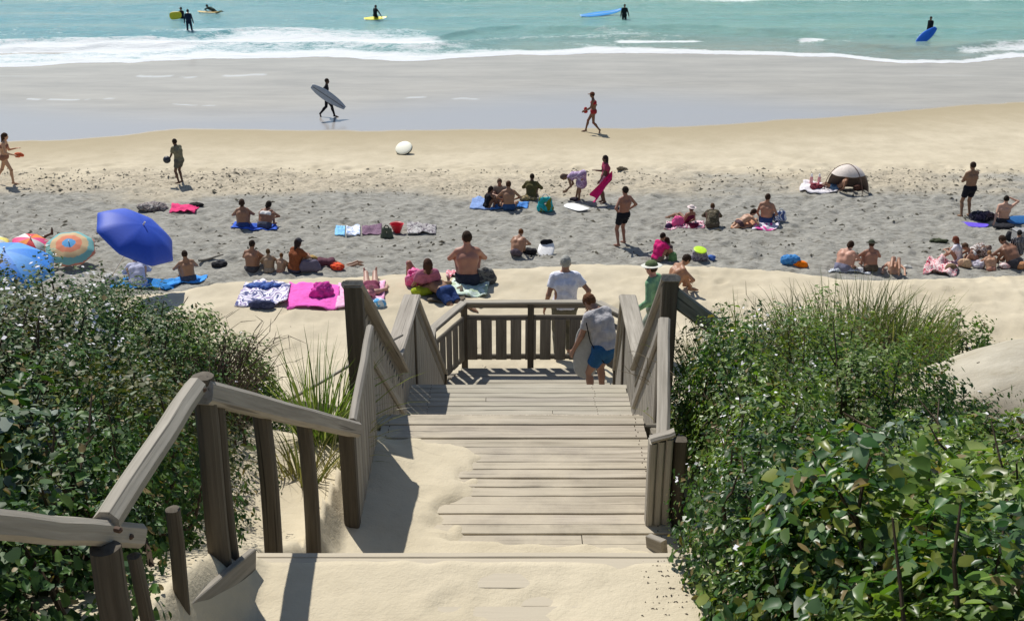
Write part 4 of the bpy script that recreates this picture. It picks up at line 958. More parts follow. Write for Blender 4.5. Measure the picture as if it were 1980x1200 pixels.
umbrella('umbrella with concentric rings of rust, teal and sand around a blue centre', ub, ua, (.16,-.42,.89), .69, [pattern('ring_canopy', [(.12,.36,.66),(.70,.26,.16),(.62,.46,.27),(.20,.44,.44),(.62,.24,.17)], 1.2, 'rings')], 8, .30, pole=1.0)
ub = low(60, 505); ua = ub+(.05,.1,.64)
umbrella('rainbow umbrella with pink, orange and white panels behind the sky blue shelter', ub, ua, (.25,-.2,.9), .50, [simple('panel_pink', (.80,.08,.25), .7), simple('panel_orange', (.85,.25,.03), .7), simple('panel_red', (.65,.04,.05), .7), simple('panel_white', (.7,.75,.7), .7)], 8, .32, pole=1.05)
ub = on(5, 566); ua = at(8, 484, 20.4)
umbrella('broad sky blue umbrella half hidden behind the bushes at left', ub, ua, (.15,-.12,.95), .92, [simple('canopy_sky', (.04,.24,.74), .6), simple('canopy_sky_pale', (.10,.34,.78), .6)], 8, .34, pole=1.4)
ub = low(-8, 512); umbrella('lemon yellow umbrella cut by the left edge of the photo', ub, ub+(0,.1,.75), (.1,-.1,.95), .42, [simple('panel_lemon', (.82,.72,.18), .7), simple('panel_white', (.7,.75,.7), .7)], 8, .32, pole=1.0)
person('bather lying with one brown leg raised behind the ringed umbrella', low(88, 492), -60, 1.6, 'supknee', (('briefs', (.2,.18,.05)),), SK['dark'], over=dict(L=dict(ank=(-.1,.30,.62), knee=(0,0,1), toe=(0,.1,1))))
lump_px('clothes_heap', 'maroon cloth heap between the rainbow umbrella and the ringed umbrella', 'clothes', 84, 482, 26, 16, cloth((.25,.03,.05)), low, seed=17)
# --- near left towels
towel('white towel with purple and navy patches left of the pink towels', [(455,598),(555,596),(566,547),(474,548)], pattern('navy_patch', [(.70,.66,.78),(.10,.11,.24),(.74,.72,.80),(.30,.24,.42),(.78,.75,.82)], 4), wr=.09)
towel('bright magenta pink towel in the middle of the near left row', [(554,600),(652,599),(656,549),(560,548)], cloth((.78,.13,.50)), wr=.05)
towel('pale pink towel behind the tall stair post', [(650,600),(742,594),(746,544),(655,546)], pattern('pale_pink', [(.78,.40,.58),(.80,.48,.64),(.74,.34,.54)], 6), wr=.05)
lump_px('clothes_heap', 'crumpled dark blue cloth along the far edge of the purple and navy towel', 'clothes', 508, 562, 84, 16, pattern('blue_cloth', [(.04,.08,.30),(.08,.15,.42),(.03,.06,.2)], 9), seed=19, dep=.35, rough=.05)
lump_px('clothes_heap', 'dark navy garment lying at the near edge of the purple and navy towel', 'clothes', 505, 601, 56, 20, pattern('navy_cloth', [(.04,.05,.11),(.07,.08,.16)], 9), seed=20, dep=.35, rough=.04)
lump_px('clothes_heap', 'tall magenta cloth bundle on the bright magenta towel', 'clothes', 622, 580, 62, 36, cloth((.62,.06,.36)), seed=21, dep=.6, rough=.07, n=9)
person('sunbather in a dusty pink cap lying on the pale pink towel', on(718, 560), 8, 1.5, 'supine', (('suit', (.20,.05,.09)), ('cap', (.50,.20,.24))), SK['pink'], (.1,.05,.03), cell=.015, fem=True)
lump_px('clothes_heap', 'small sky blue and white bundle at the near corner of the pale pink towel', 'clothes', 732, 598, 32, 20, pattern('sky_bundle', [(.10,.40,.75),(.65,.75,.82),(.15,.45,.8)], 7), seed=23)
# --- centre, just beyond the stairs
towel('pale green and white towel under the man in the middle', [(868,573),(940,572),(948,548),(876,540)], pattern('pale_green', [(.50,.62,.50),(.62,.72,.66),(.42,.52,.36)], 5), wr=.07)
towel('olive grey blanket under the sunbather in blue trunks', [(826,586),(900,584),(892,556),(822,558)], cloth((.14,.12,.09)), wr=.05)
person('shirtless broad backed man with short dark hair sitting on the pale green towel', on(905, 549), 4, 2.02, 'sitknee', (('shorts', (.035,.04,.06)),), (.40,.20,.14), (.035,.022,.015), cell=.011, over=dict(lean=8, L=dict(ank=(-.14,.55,.06)), R=dict(ank=(.16,.52,.06))), yaw=-10)
bag('dark grey rucksack lying right of the seated man on the pale green towel', 938, 548, 46, 30, pattern('grey_bag', [(.06,.06,.07),(.16,.16,.15),(.09,.09,.09)], 9), cloth((.3,.3,.28)))
person('sunbather wrapped in pink lying back with one bare knee raised', on(822, 556), 14, 1.72, 'elbows', (('shirt', (.42,.14,.22)), ('briefs', (.4,.1,.2))), (.36,.17,.11), (.06,.03,.02), .08, cell=.014, over=dict(lean=-50, L=dict(ank=(-.28,.40,.06), knee=(-.25,0,1)), R=dict(ank=(.12,.55,.06), knee=(0,0,1))), fem=True)
lump_px('pink_robe', 'hot pink robe draped in a loop over the lime cushion', 'robe', 806, 562, 58, 44, pattern('hot_pink', [(.80,.12,.32),(.85,.25,.45),(.72,.06,.25)], 7), seed=25, dep=.5, rough=.06, n=9)
lump_px('lime_cushion', 'lime green cushion at the near edge of the pink robe', 'cushion', 812, 574, 54, 20, cloth((.36,.44,.03)), seed=26, dep=.6, n=5, rough=.01)
person('sunbather in dark blue trunks lying face down left of the seated man', on(862, 578), 35, 1.60, 'prone', (('shorts', (.03,.06,.18)),), SK['brown'], (.04,.02,.015), cell=.013, over=dict(P=(0,0,.14)))
towel('white towel with red spots behind the seated man', [(862,540),(892,538),(890,524),(864,526)], pattern('red_spot', [(.74,.70,.70),(.60,.10,.16),(.76,.72,.72)], 9), wr=.06)
def sandal(label, x, y, rz, mat, mat2):
    root = empty('sandal', on(x, y, .015), rz); tag(root, label, 'sandal', 'sandals under the deck rail'); s = SDF(); s.cap((0,-.09,.015), (0,.09,.015), .036, .045, .02); V, Q = s.mesh(.009, None, 0, [((0,0,.022), (0,0,1))]); meshobj('sole', V, Q, mat2, root, True)
    s = SDF(); 
    for k in range(6): a, b_ = math.pi*k/6, math.pi*(k+1)/6; s.cap((.045*math.cos(a), .03, .02+.04*math.sin(a)), (.045*math.cos(b_), .03, .02+.04*math.sin(b_)), .012, .012, .01)
    V, Q = s.mesh(.008); meshobj('strap', V, Q, mat, root, True)
sandal('black sandal on the sand seen just under the deck rail, left one', 910, 592, .6, cloth(BLK), cloth((.03,.03,.03)))
sandal('grey sandal with pale sole under the deck rail, right one', 934, 594, -.5, cloth((.12,.11,.11)), cloth((.45,.43,.4)))
person('hunched brown bather sitting alone on the grey sand beside a black bag', low(999, 492), -20, 1.5, 'huddle', (('briefs', (.1,.08,.1)),), SK['brown'], (.12,.05,.02), heavy=1.1)
lump_px('black_bag', 'slack black bag on the sand right of the hunched brown bather', 'bag', 1025, 493, 34, 14, cloth((.02,.02,.025)), low, seed=29, rough=.03)
pw = low(1056, 491); pw = pw
board('white bodyboard with black edge standing tilted in the sand beyond the grey haired man', pw+(0,.05,.14), (.15,.6,.35), (0,-.6,1), .62, .5, simple('white_foam', (.78,.78,.78), .4), 'bodyboard', 'bodyboard', .07, False, blunt=3)
lump('wetsuit_bundle', 'black wetsuit bundle draped over the tilted white bodyboard', 'wetsuit', pw+(.02,.22,.20), .40, .16, .18, cloth(BLK), seed=30)
# group with the turquoise bag
towel('pale slate blue towel under the dark haired child', [(908,405),(948,405),(946,382),(914,383)], cloth((.22,.33,.60)), wr=.03)
towel('bright blue towel under the broad backed man of the far group', [(948,406),(1018,403),(1024,394),(956,394)], cloth((.09,.27,.66)), wr=.04)
person('dark haired child in black swimwear sitting on the slate blue towel', on(942, 402), -60, 1.40, 'sitknee', (('suit', BLK),), SK['dark'], (.02,.012,.01), .08, fem=True)
person('broad backed brown man sitting on the bright blue towel', on(984, 405), 5, 1.80, 'cross', (('briefs', (.03,.08,.2)),), SK['brown'], (.07,.035,.02), heavy=1.1)
person('companion sitting just beyond the broad backed man, head showing left of his', on(968, 392), 170, 1.7, 'sitknee', (('shirt', (.3,.25,.2)),), SK['brown'], (.1,.06,.04))
person('person in an olive brown shirt sitting at the back of the far group', on(1027, 388), -10, 1.65, 'sitknee', (('longshirt', (.10,.09,.035)), ('trousers', (.09,.07,.04))), SK['dark'], (.03,.02,.012))
lump_px('basket', 'low straw coloured basket between the olive shirt and the turquoise bag', 'basket', 1022, 392, 40, 10, pattern('straw', [(.35,.27,.12),(.12,.10,.06),(.42,.34,.18)], 9), seed=33)
bag('turquoise and olive beach bag with a brown patch', 1054, 410, 34, 34, pattern('turq', [(.02,.33,.33),(.03,.42,.50),(.16,.18,.03),(.02,.30,.35)], 3.2), cloth((.6,.65,.65)))
person('person in a lilac dress bending down with both arms to the sand', on(1118, 386), 75, 1.68, 'bend', (('dress', pattern('lilac', [(.42,.32,.48),(.30,.20,.34),(.55,.48,.60)], 8)),), SK['brown'], (.15,.1,.08), .05, fem=True)
lump_px('clothes_heap', 'small dark heap at the hands of the bending person', 'clothes', 1112, 389, 22, 9, cloth((.05,.04,.05)), seed=35)
pg = on(1168, 393)
person('girl in a red top holding up a magenta towel beside the bending person', pg, 100, 1.62, 'stand', (('shirt', (.35,.05,.11)), ('shorts', (.4,.2,.3))), SK['dark'], (.03,.02,.02), .12, over=dict(L=dict(hand=(-.25,.30,.75)), R=dict(hand=(.15,.30,1.15))), fem=True)
V = []; n1_, n2_ = 10, 12
for i_ in range(n1_):
    for j in range(n2_):
        t, s_ = i_/(n1_-1), j/(n2_-1); V.append((.22-.62*t+.12*math.sin(s_*5)*t, -.22+.05*math.sin(s_*9+t*3)-.1*t, .98-.92*t*.8+(s_-.5)*.30+(.25 if t < .01 else 0)*0))
V2 = [(a, b_+.015, c_) for a, b_, c_ in V]; k_ = len(V); Fc = []
for i_ in range(n1_-1):
    for j in range(n2_-1):
        a = i_*n2_+j; Fc += [(a, a+1, a+n2_+1, a+n2_), (a+k_, a+n2_+k_, a+n2_+1+k_, a+1+k_)]
o = meshobj('held_towel', V+V2, Fc, cloth((.62,.02,.16)), None, True); o.location = tuple(pg); tag(o, 'long magenta towel hanging diagonally from the hands of the girl in red', 'towel')
board('blunt white bodyboard lying flat on the grey sand', on(1116, 403, .05), (.62,-.78,0), (0,0,1), 1.0, .62, simple('white_foam', (.78,.78,.78), .4), 'bodyboard', 'bodyboard', .07, False, blunt=4)
person('lean shirtless man in black shorts standing with hands on hips', on(1203, 475), 35, 1.80, 'hips', (('shorts', BLK),), (.30,.15,.10), (.02,.015,.012), cell=.015)
lump_px('seaweed_pile', 'low pile of dry seaweed right of the girl in red', 'seaweed', 1202, 334, 26, 6, simple('dry_weed', (.09,.07,.04), .9), seed=37, rough=.05)
# seated pair in magenta shirt
person('person in a magenta shirt sitting sideways on the grey sand', low(1271, 503), -55, 1.55, 'sitknee', (('shirt', (.58,.02,.16)), ('shorts', (.16,.12,.10))), (.30,.15,.10), (.02,.012,.01), cell=.015)
person('brown child in a dark top facing the person in the magenta shirt', low(1296, 500), 70, 1.25, 'sitknee', (('top', (.05,.03,.03)), ('shorts', (.3,.3,.28))), SK['dark'], (.04,.02,.015), .05)
lump_px('green_bag', 'soft green bag in front of the child facing the magenta shirt', 'bag', 1300, 506, 26, 22, cloth((.12,.24,.10)), low, seed=39)
bag('grey drawstring bag under the lime green frisbee', 1352, 504, 36, 22, pattern('grey_purple', [(.16,.14,.2),(.28,.26,.3),(.1,.09,.12)], 9), cloth((.3,.3,.3)), low)
s = SDF(); s.ell((0,0,.03), (.19,.19,.028)); V, Q = s.mesh(.014, None, 0, [((0,0,.03),(0,0,1))][:0]); o = meshobj('frisbee', V, Q, simple('lime_plastic', (.52,.80,.03), .4), None, True); pq = low(1352, 504); o.location = (pq[0], pq[1]-.02, pq[2]+.30); o.rotation_euler = (.25,.1,0); tag(o, 'lime green frisbee resting on top of the grey drawstring bag', 'frisbee')
lump_px('blue_cloth', 'small blue cloth right of the grey drawstring bag', 'cloth', 1376, 504, 24, 11, cloth((.06,.14,.45)), low, seed=41)
# group 1285-1520
lump_px('clothes_heap', 'round dark purple bundle at the left end of the pink heap', 'clothes', 1294, 441, 20, 15, cloth((.05,.02,.07)), seed=42)
lump_px('pink_towel_heap', 'hot pink towel heap beside the dark purple bundle', 'towel', 1311, 441, 28, 22, cloth((.80,.12,.32)), seed=43, rough=.05)
towel('white and rose flowered towel beneath the pink heap', [(1284,444),(1362,444),(1360,431),(1290,432)], pattern('rose_flower', [(.7,.55,.58),(.5,.08,.2),(.72,.62,.64),(.25,.05,.1)], 7), wr=.05)
person('sunbather in a white flowered sun hat reclining behind the pink heap', on(1324, 430), 30, 1.5, 'elbows', (('suit', (.16,.02,.06)), ('hat', (.72,.62,.60), (.72,.62,.60))), SK['brown'], fem=True)
lump_px('clothes_heap', 'wine red cloth heap right of the hot pink towel', 'clothes', 1343, 440, 32, 14, cloth((.20,.02,.05)), seed=44, rough=.04)
person('person in a mottled olive coat huddled between the pink heap and the seated man', on(1377, 442), -5, 1.45, 'huddle', (('longshirt', pattern('olive_camo', [(.12,.10,.06),(.07,.06,.04),(.2,.17,.12)], 12)), ('trousers', (.10,.08,.06))), SK['dark'], (.08,.04,.02), heavy=1.5)
towel('peach coloured towel under the two low sunbathers', [(1412,441),(1452,440),(1466,425),(1424,426)], cloth((.56,.30,.18)), wr=.04)
person('dark haired sunbather lying on the peach towel', on(1430, 437), -70, 1.5, 'prone', (('briefs', (.1,.06,.07)),), SK['tan'], (.05,.03,.02), .04, over=dict(lean=62, nod=-30))
towel('white and pink towel in front of the seated man with jeans', [(1454,443),(1500,444),(1508,434),(1462,431)], pattern('white_pink', [(.74,.68,.76),(.72,.66,.74),(.74,.10,.36),(.7,.6,.7)], 1.6), wr=.04)
person('square shouldered shirtless man sitting upright in blue jeans', on(1480, 432), -25, 1.78, 'sitback', (('trousers', (.03,.06,.17)),), SK['tan'], (.05,.03,.02), over=dict(lean=0, nod=0, L=dict(hand=(-.25,.2,.1), ank=(-.1,.62,.06)), R=dict(hand=(.25,.2,.2), ank=(.12,.5,.06))))
bag('blue and white bag right of the man in jeans', 1508, 432, 24, 24, pattern('blue_white', [(.10,.16,.38),(.65,.7,.78),(.08,.12,.3),(.55,.6,.7)], 4), cloth((.6,.65,.7)))
# beach tent: half dome with pale roof, brown mesh wall, arch poles
pt = on(1636, 371); root = empty('beach_tent', pt, R(-12)); tag(root, 'half dome beach tent with a pale roof and brown mesh sides', 'tent')
def dome(z0, z1, a0, a1, name, mat, rx=.74, ry=.62, H=.98, th=.012, nz=10, na=22):
    V = []
    for s_ in (1, 1-th*2):
        for i_ in range(nz+1):
            f = z0+(z1-z0)*i_/nz; r_ = math.cos(f)
            for j in range(na+1): a = a0+(a1-a0)*j/na; V.append((rx*s_*r_*math.cos(a), ry*s_*r_*math.sin(a)+.0, H*s_*math.sin(f)+.01*math.sin(a*6)*r_))
    k = (nz+1)*(na+1); Fc = []
    for i_ in range(nz):
        for j in range(na): a = i_*(na+1)+j; Fc += [(a, a+1, a+na+2, a+na+1), (a+k, a+na+1+k, a+na+2+k, a+1+k)]
    for i_ in range(nz):
        for j in (0, na): a = i_*(na+1)+j; Fc.append((a, a+na+1, a+na+1+k, a+k))
    return meshobj(name, V, Fc, mat, root, True)
dome(R(42), R(89), R(-200), R(20), 'roof', simple('tent_cream', (.70,.62,.56), .7))
dome(R(2), R(42), R(-15), R(150), 'mesh_wall', simple('tent_mesh', (.20,.15,.125), .85, .25, 25))
for a0 in (-50, 165):
    mb = MB(); prev = None
    for i_ in range(13):
        f = R(90*i_/12); q_ = (.75*math.cos(f)*math.cos(R(a0)), .63*math.cos(f)*math.sin(R(a0)), .99*math.sin(f))
        if prev: mb.log(prev, q_, .013, .013, 6, .5, 1, 0)
        prev = q_
    mb.build('tent_pole', simple('pole_dark', (.16,.09,.07), .5), root)
towel('white sheet spread left of and under the beach tent', [(1544,372),(1618,376),(1632,354),(1552,354)], cloth((.72,.69,.72)), wr=.05)
person('sunbather inside the tent with blue shorts, feet pointing left', on(1618, 366), 75, 1.55, 'elbows', (('shorts', (.07,.13,.22)),), SK['brown'])
lump_px('clothes_heap', 'maroon clothes heap on the white sheet by the tent', 'clothes', 1580, 369, 30, 13, pattern('maroon', [(.16,.03,.04),(.3,.06,.08),(.1,.02,.03)], 9), seed=51, rough=.05)
for x, t in ((1568, 'left'), (1583, 'right')):
    p = on(x, 356); root = empty('bottle', p); tag(root, 'pale pink bottle standing on the white sheet, '+t+' one of two', 'bottle', 'bottles on the white sheet')
    s = SDF(); s.cap((0,0,.06), (0,0,.24), .06, .055, .02); V, Q = s.mesh(.012); meshobj('flask', V, Q, simple('pink_plastic', (.6,.28,.28), .4), root, True)
    s = SDF(); s.cap((0,0,.28), (0,0,.36), .04, .03, .02); V, Q = s.mesh(.012); meshobj('lid', V, Q, simple('cap_white', (.8,.8,.8), .4), root, True)
lump_px('bag', 'dark brown bag at the right foot of the beach tent', 'bag', 1660, 370, 24, 15, cloth((.10,.05,.04)), seed=52)
# right side
person('tanned shirtless man in black shorts standing with folded arms at far right', on(1867, 418), 12, 1.80, 'folded', (('shorts', BLK),), (.30,.17,.10), (.04,.025,.018), cell=.017)
board('purple blue bodyboard lying on the sand by the standing man’s feet'.replace('’', ''), on(1883, 435, .05), (.95,-.3,0), (0,0,1), .85, .52, simple('violet_foam', (.14,.08,.66), .5), 'bodyboard', 'bodyboard', .06, False, blunt=4)
person('pink backed man shading his eyes, sitting right of the standing man', on(1938, 430), -20, 1.70, 'sitback', (('shorts', (.04,.04,.05)),), SK['pink'], (.02,.015,.01), over=dict(lean=-6, R=dict(hand=(.12,.14,.78), elb=(1,0,-.2), ank=(.12,.6,.06))))
lump_px('clothes_heap', 'dark purple clothes and bags heap between the two men at far right', 'clothes', 1905, 427, 58, 26, pattern('dark_heap', [(.03,.025,.05),(.08,.07,.10),(.02,.02,.03),(.14,.13,.14)], 5), seed=54, rough=.05, dep=.5)
board('glossy blue surfboard on the sand cut by the right edge', on(1972, 432, .08), (1,.1,.03), (0,-.3,1), .95, .5, simple('deep_blue_board', (.03,.13,.34), .25), blunt=3, fins=False)
lump_px('black_mat', 'black rolled mat below the blue board at the right edge', 'mat', 1946, 446, 54, 9, cloth((.025,.025,.03)), seed=55, dep=.5)
p = on(1974, 470); root = empty('cooler', p, R(5)); tag(root, 'pale grey wheeled crate with dark dots at the right edge', 'crate')
sbox('crate_body', (.46,.36,.30), simple('grey_plastic', (.36,.36,.35), .5), root, (0,0,.16)); sbox('lid', (.48,.38,.05), simple('grey_plastic_dark', (.30,.30,.30), .5), root, (0,0,.336))
for i_ in range(3):
    for j in range(2): sbox('vent', (.05,.012,.05), simple('vent_black', (.03,.03,.03), .5), root, (-.13+.13*i_, -.183, .10+.12*j), .02)
lump_px('black_bag', 'upright black rucksack left of the grey crate at the right edge', 'bag', 1955, 466, 24, 22, cloth((.03,.03,.035)), seed=56, n=5)
lump_px('blue_cloth', 'crumpled blue beach mat left of the orange cushion', 'mat', 1529, 513, 50, 22, pattern('bluemat', [(.05,.22,.58),(.08,.30,.66),(.04,.15,.4)], 7), low, seed=57, dep=.5, rough=.04)
lump_px('orange_cushion', 'bright orange cushion on the sand in front of the crumpled blue mat', 'cushion', 1546, 518, 42, 16, cloth((.88,.20,.01)), low, seed=58, dep=.5, n=4, rough=.01)
towel('white towel with grey stripes beneath the dark haired man leaning forward', [(1602,527),(1682,529),(1684,520),(1606,518)], pattern('grey_stripe', [(.60,.64,.70),(.08,.08,.12),(.66,.7,.74),(.5,.54,.6)], 3, 'stripe'), wr=.07)
person('pale shouldered man with thick dark hair sitting on the grey striped towel', on(1628, 523), -40, 1.72, 'huddle', (('shorts', (.2,.2,.28)),), (.46,.25,.18), (.035,.018,.012), .03, cell=.013, heavy=1.1)
person('square backed person in a dark green sun hat sitting on the sand', low(1683, 522), 0, 1.60, 'sitknee', (('briefs', (.1,.08,.06)), ('hat', (.05,.06,.04), (.05,.05,.035))), (.30,.15,.10), (.05,.03,.02), heavy=1.15)
person('bather lying flat with both feet up right of the dark green hat', low(1728, 528), 165, 1.45, 'supknee', (('briefs', (.4,.25,.2)),), SK['tan'], (.1,.05,.03), over=dict(L=dict(ank=(-.12,.42,.30), knee=(0,0,1)), R=dict(ank=(.14,.42,.34), knee=(0,0,1))))
lump_px('white_rock', 'small pale cloth bundle between the lying bather and the rose patterned cloth', 'cloth', 1757, 522, 22, 10, cloth((.5,.5,.47)), low, seed=60)
# far right crowd on the crest
towel('rose and white patterned cloth spread in front of the far right crowd', [(1784,530),(1850,531),(1856,505),(1796,500)], pattern('rose_white', [(.66,.52,.52),(.50,.05,.10),(.72,.64,.62),(.55,.25,.28),(.7,.6,.6)], 7), wr=.16)
person('brown haired child in a white top sitting behind the rose patterned cloth', low(1852, 506), 60, 1.45, 'sitknee', (('shirt', (.66,.64,.70)),), SK['brown'], (.16,.05,.03), .08, fem=True)
lump_px('straw_hat_heap', 'round straw hat lying on the rose patterned cloth', 'hat', 1842, 526, 30, 20, pattern('straw2', [(.14,.10,.06),(.24,.17,.10)], 16), seed=61, n=3, rough=.01)
lump_px('peach_cloth', 'pale peach towel heap right of the straw hat', 'towel', 1868, 520, 32, 22, cloth((.58,.40,.26)), seed=62, rough=.04)
person('bather with brown hair lying on the far side of the peach towel heap', low(1886, 514), 80, 1.5, 'huddle', (('briefs', (.1,.08,.06)), ('top', (.5,.5,.5))), SK['brown'], (.1,.06,.04), heavy=1.2, fem=True)
lump_px('clothes_heap', 'mottled brown and white clothes heap behind the lying bather', 'clothes', 1900, 502, 52, 32, pattern('brown_white', [(.12,.08,.06),(.5,.46,.44),(.2,.13,.10),(.62,.58,.56),(.1,.07,.06)], 5), low, seed=63, rough=.07, n=10)
lump_px('clothes_heap', 'lavender and white clothes in front of the brown clothes heap', 'clothes', 1893, 521, 40, 16, pattern('lavender', [(.5,.46,.55),(.68,.65,.7),(.35,.3,.38)], 7), seed=64, rough=.05)
person('child with tan skin sitting in front, left of the big brown backed man', on(1916, 523), 0, 1.15, 'huddle', (('briefs', (.4,.2,.15)),), SK['tan'], (.28,.15,.07))
person('big brown backed man bent forward at the right edge', low(1960, 515), 30, 1.85, 'huddle', (('shorts', (.05,.05,.06)),), SK['brown'], (.05,.03,.02), heavy=1.3, over=dict(lean=40))
person('person in a black top with white stripes standing behind the big brown backed man', low(1964, 505), 0, 1.35, 'kneel', (('longshirt', pattern('bw_stripe', [(.03,.03,.04),(.5,.5,.5),(.04,.04,.05)], 4, 'stripe')),), SK['brown'], (.02,.02,.02))
lump_px('white_bag', 'white and pale pink bag in front of the big brown backed man', 'bag', 1945, 522, 30, 12, pattern('wp', [(.68,.62,.62),(.5,.3,.3),(.7,.68,.68)], 6), seed=66)
lump_px('orange_towel', 'tan orange towel roll at the bottom of the crowd at the right edge', 'towel', 1976, 524, 34, 18, cloth((.48,.24,.12)), seed=67, n=4, rough=.02)
lump_px('stones', 'low dark patch of seaweed above the rose patterned cloth', 'seaweed', 1818, 472, 44, 8, simple('weed_green', (.05,.06,.03), .95), seed=68, rough=.05, dep=.4)
# --- close to the stairs
g = on(1090, 690); g[2] = HG(g[0], g[1])
person('grey haired man in a white T-shirt walking on the sand beyond the deck rail', g, 3, 1.83, 'stand', (('shirt', (.74,.76,.88)), ('trousers', (.13,.125,.10))), (.36,.19,.13), (.36,.36,.33), cell=.0105, over=dict(lean=2, L=dict(hand=(-.31,.02,.86), ank=(-.11,-.05,.08)), R=dict(hand=(.36,-.02,.90), elb=(1,-.5,0), ank=(.10,.18,.09))), yaw=12, heavy=1.08)
dk = at(1157, 772, 16.0); dk[2] = Z4+.002
person('bare backed man in blue shorts stooping on the lower deck, looking down', dk, 40, 1.80, 'stand', (('shirt', (.42,.41,.42)), ('shorts', (.02,.09,.22))), (.33,.17,.12), (.13,.06,.03), cell=.0105, over=dict(P=(.02,-.08,.90), lean=24, nod=32, L=dict(hand=(-.26,.30,.72), ank=(-.14,0,.07)), R=dict(hand=(.20,.28,.80), ank=(.14,.06,.07))), heavy=1.1)['label'] = 'man in a grey T-shirt and blue shorts stooping on the lower deck, looking down'
board('pale grey bodyboard with dark leash carried by the man on the lower deck', dk+(-.20,.02,.80), (.05,.08,1), (-.25,-1,.05), .82, .38, simple('palegrey_foam', (.36,.37,.36), .5), 'bodyboard', 'bodyboard', .06, False, blunt=4)
m = MB(); pts = [dk+np.array(q_) for q_ in ((-.22,-.14,1.32), (-.16,-.18,1.05), (-.05,-.20,.85), (.05,-.2,.72))]
for a, b_ in zip(pts[:-1], pts[1:]): m.log(a, b_, .008, .008, 6, 1, 1, 0)
tag(m.build('leash', cloth(BLK)), 'thin black leash hanging across the pale grey bodyboard', 'leash')
gr = on(1262, 688)
person('person in a green top and olive sun hat walking behind the tall right post', gr, 62, 1.72, 'walk', (('longshirt', (.20,.38,.22)), ('trousers', (.3,.35,.3)), ('hat', (.11,.15,.07), (.62,.62,.56))), (.45,.22,.17), (.05,.03,.02), cell=.012, over=dict(lean=8))
person('shirtless tanned man sitting hunched behind the tall right post', on(1296, 564), -70, 1.55, 'huddle', (('shorts', (.3,.26,.22)),), (.44,.22,.13), (.03,.02,.015), cell=.013, over=dict(lean=28))

# ------------------------------------------------------------------ plants
def leaf_mat(name, rough=.42, trans=.30):
    m, nt, b = mk(name); at_ = N(nt, 'Attribute', attribute_name='tint').outputs[0]
    nt.links.new(at_, b.inputs['Base Color']); b.inputs['Roughness'].default_value = rough; b.inputs['Specular IOR Level'].default_value = .42 if 'dark' not in name else .28
    tr = N(nt, 'BsdfTranslucent'); g = mixc(nt, 1.0, at_, (1.25, 1.45, .45), 'MULTIPLY'); nt.links.new(g, tr.inputs[0])
    mx = N(nt, 'MixShader'); mx.inputs[0].default_value = trans; nt.links.new(b.outputs[0], mx.inputs[1]); nt.links.new(tr.outputs[0], mx.inputs[2])
    nt.links.new(mx.outputs[0], nt.nodes['Material Output'].inputs[0]); return m
M_LEAF = leaf_mat('leaf', .45, .38); M_LEAFG = leaf_mat('glossy_leaf', .36, .33)
M_LEAFD = leaf_mat('dark_leaf', .5, .18); M_STEM = simple('stem', (.075,.05,.03), .85); M_DRY = simple('dry_stem', (.20,.16,.10), .85); M_GLINT = simple('white_glint', (.70,.69,.72), .6, .05)  # the white one colours flecks that imitate glare on leaves
LF_BIG = np.array([(0,0,0),(.08,.36,.10),(.48,.30,.07),(.78,.26,.03),(1.08,0,-.16),(.80,-.22,.05),(.50,-.36,.10),(.10,-.32,.06),(.28,0,-.05),(.64,0,-.06)])
LF_BIGF = np.array([(0,8,1),(1,8,2),(2,8,9),(2,9,3),(3,9,4),(4,9,5),(5,9,6),(6,9,8),(6,8,7),(7,8,0)])
LF_OV = np.array([(0,0,0),(.22,.20,.05),(.55,.27,.04),(.86,.15,.0),(1.05,0,-.10),(.86,-.15,.0),(.55,-.27,.04),(.22,-.20,.05),(.28,0,-.04),(.64,0,-.06)])
LF_SM = np.array([(0,0,0),(.5,.30,.06),(1,0,-.04),(.5,-.30,.06),(.5,0,-.03)]); LF_SMF = np.array([(0,4,1),(1,4,2),(2,4,3),(3,4,0)])
LF_NA = LF_SM*np.array([1,.45,1])
def leaves(P, Nr, size, tint, tpl, fc, name, mat, parent, rg, droop=.0):
    n = len(P); Nr = nrm_rows(Nr); r = rg.normal(size=(n, 3)); t = nrm_rows(r-Nr*(r*Nr).sum(1, keepdims=True)); t = nrm_rows(t+np.array([0,0,-droop])); t = nrm_rows(t)
    s = nrm_rows(np.cross(Nr, t)); Nn = np.cross(t, s)
    wd = rg.uniform(.75, 1.2, n)[:, None, None]; cv = rg.uniform(-.5, 2.2, n)[:, None, None]
    V = P[:, None]+size[:, None, None]*(t[:, None]*tpl[None, :, 0:1]+s[:, None]*tpl[None, :, 1:2]*wd+Nn[:, None]*tpl[None, :, 2:3]*cv)
    m_ = len(tpl); Fc = (fc[None]+(np.arange(n)*m_)[:, None, None]).reshape(-1, 3)
    tn = np.repeat(tint, m_, 0)*rg.uniform(.88, 1.12, (n*m_, 1))
    return meshobj(name, V.reshape(-1, 3), Fc, mat, parent, True, {'tint': tn})
PAL = {
 'deep': [(.022,.058,.012),(.038,.092,.018),(.055,.12,.022),(.085,.145,.03)],
 'big': [(.030,.085,.020),(.048,.12,.028),(.085,.16,.025),(.16,.19,.030),(.08,.15,.065)],
 'olive': [(.060,.080,.020),(.095,.105,.030),(.040,.062,.018),(.12,.12,.05)],
 'silver': [(.07,.13,.06),(.13,.19,.12),(.05,.10,.035),(.26,.31,.26),(.035,.08,.02)],  # silvery leaf tones; the palest also paints glare on the leaves
 'grassy': [(.12,.20,.035),(.17,.25,.05),(.09,.16,.03),(.21,.26,.08)],
 'bright': [(.09,.17,.025),(.13,.21,.035),(.06,.12,.02)],
 'brown': [(.07,.055,.025),(.045,.055,.02),(.10,.08,.045)],
}
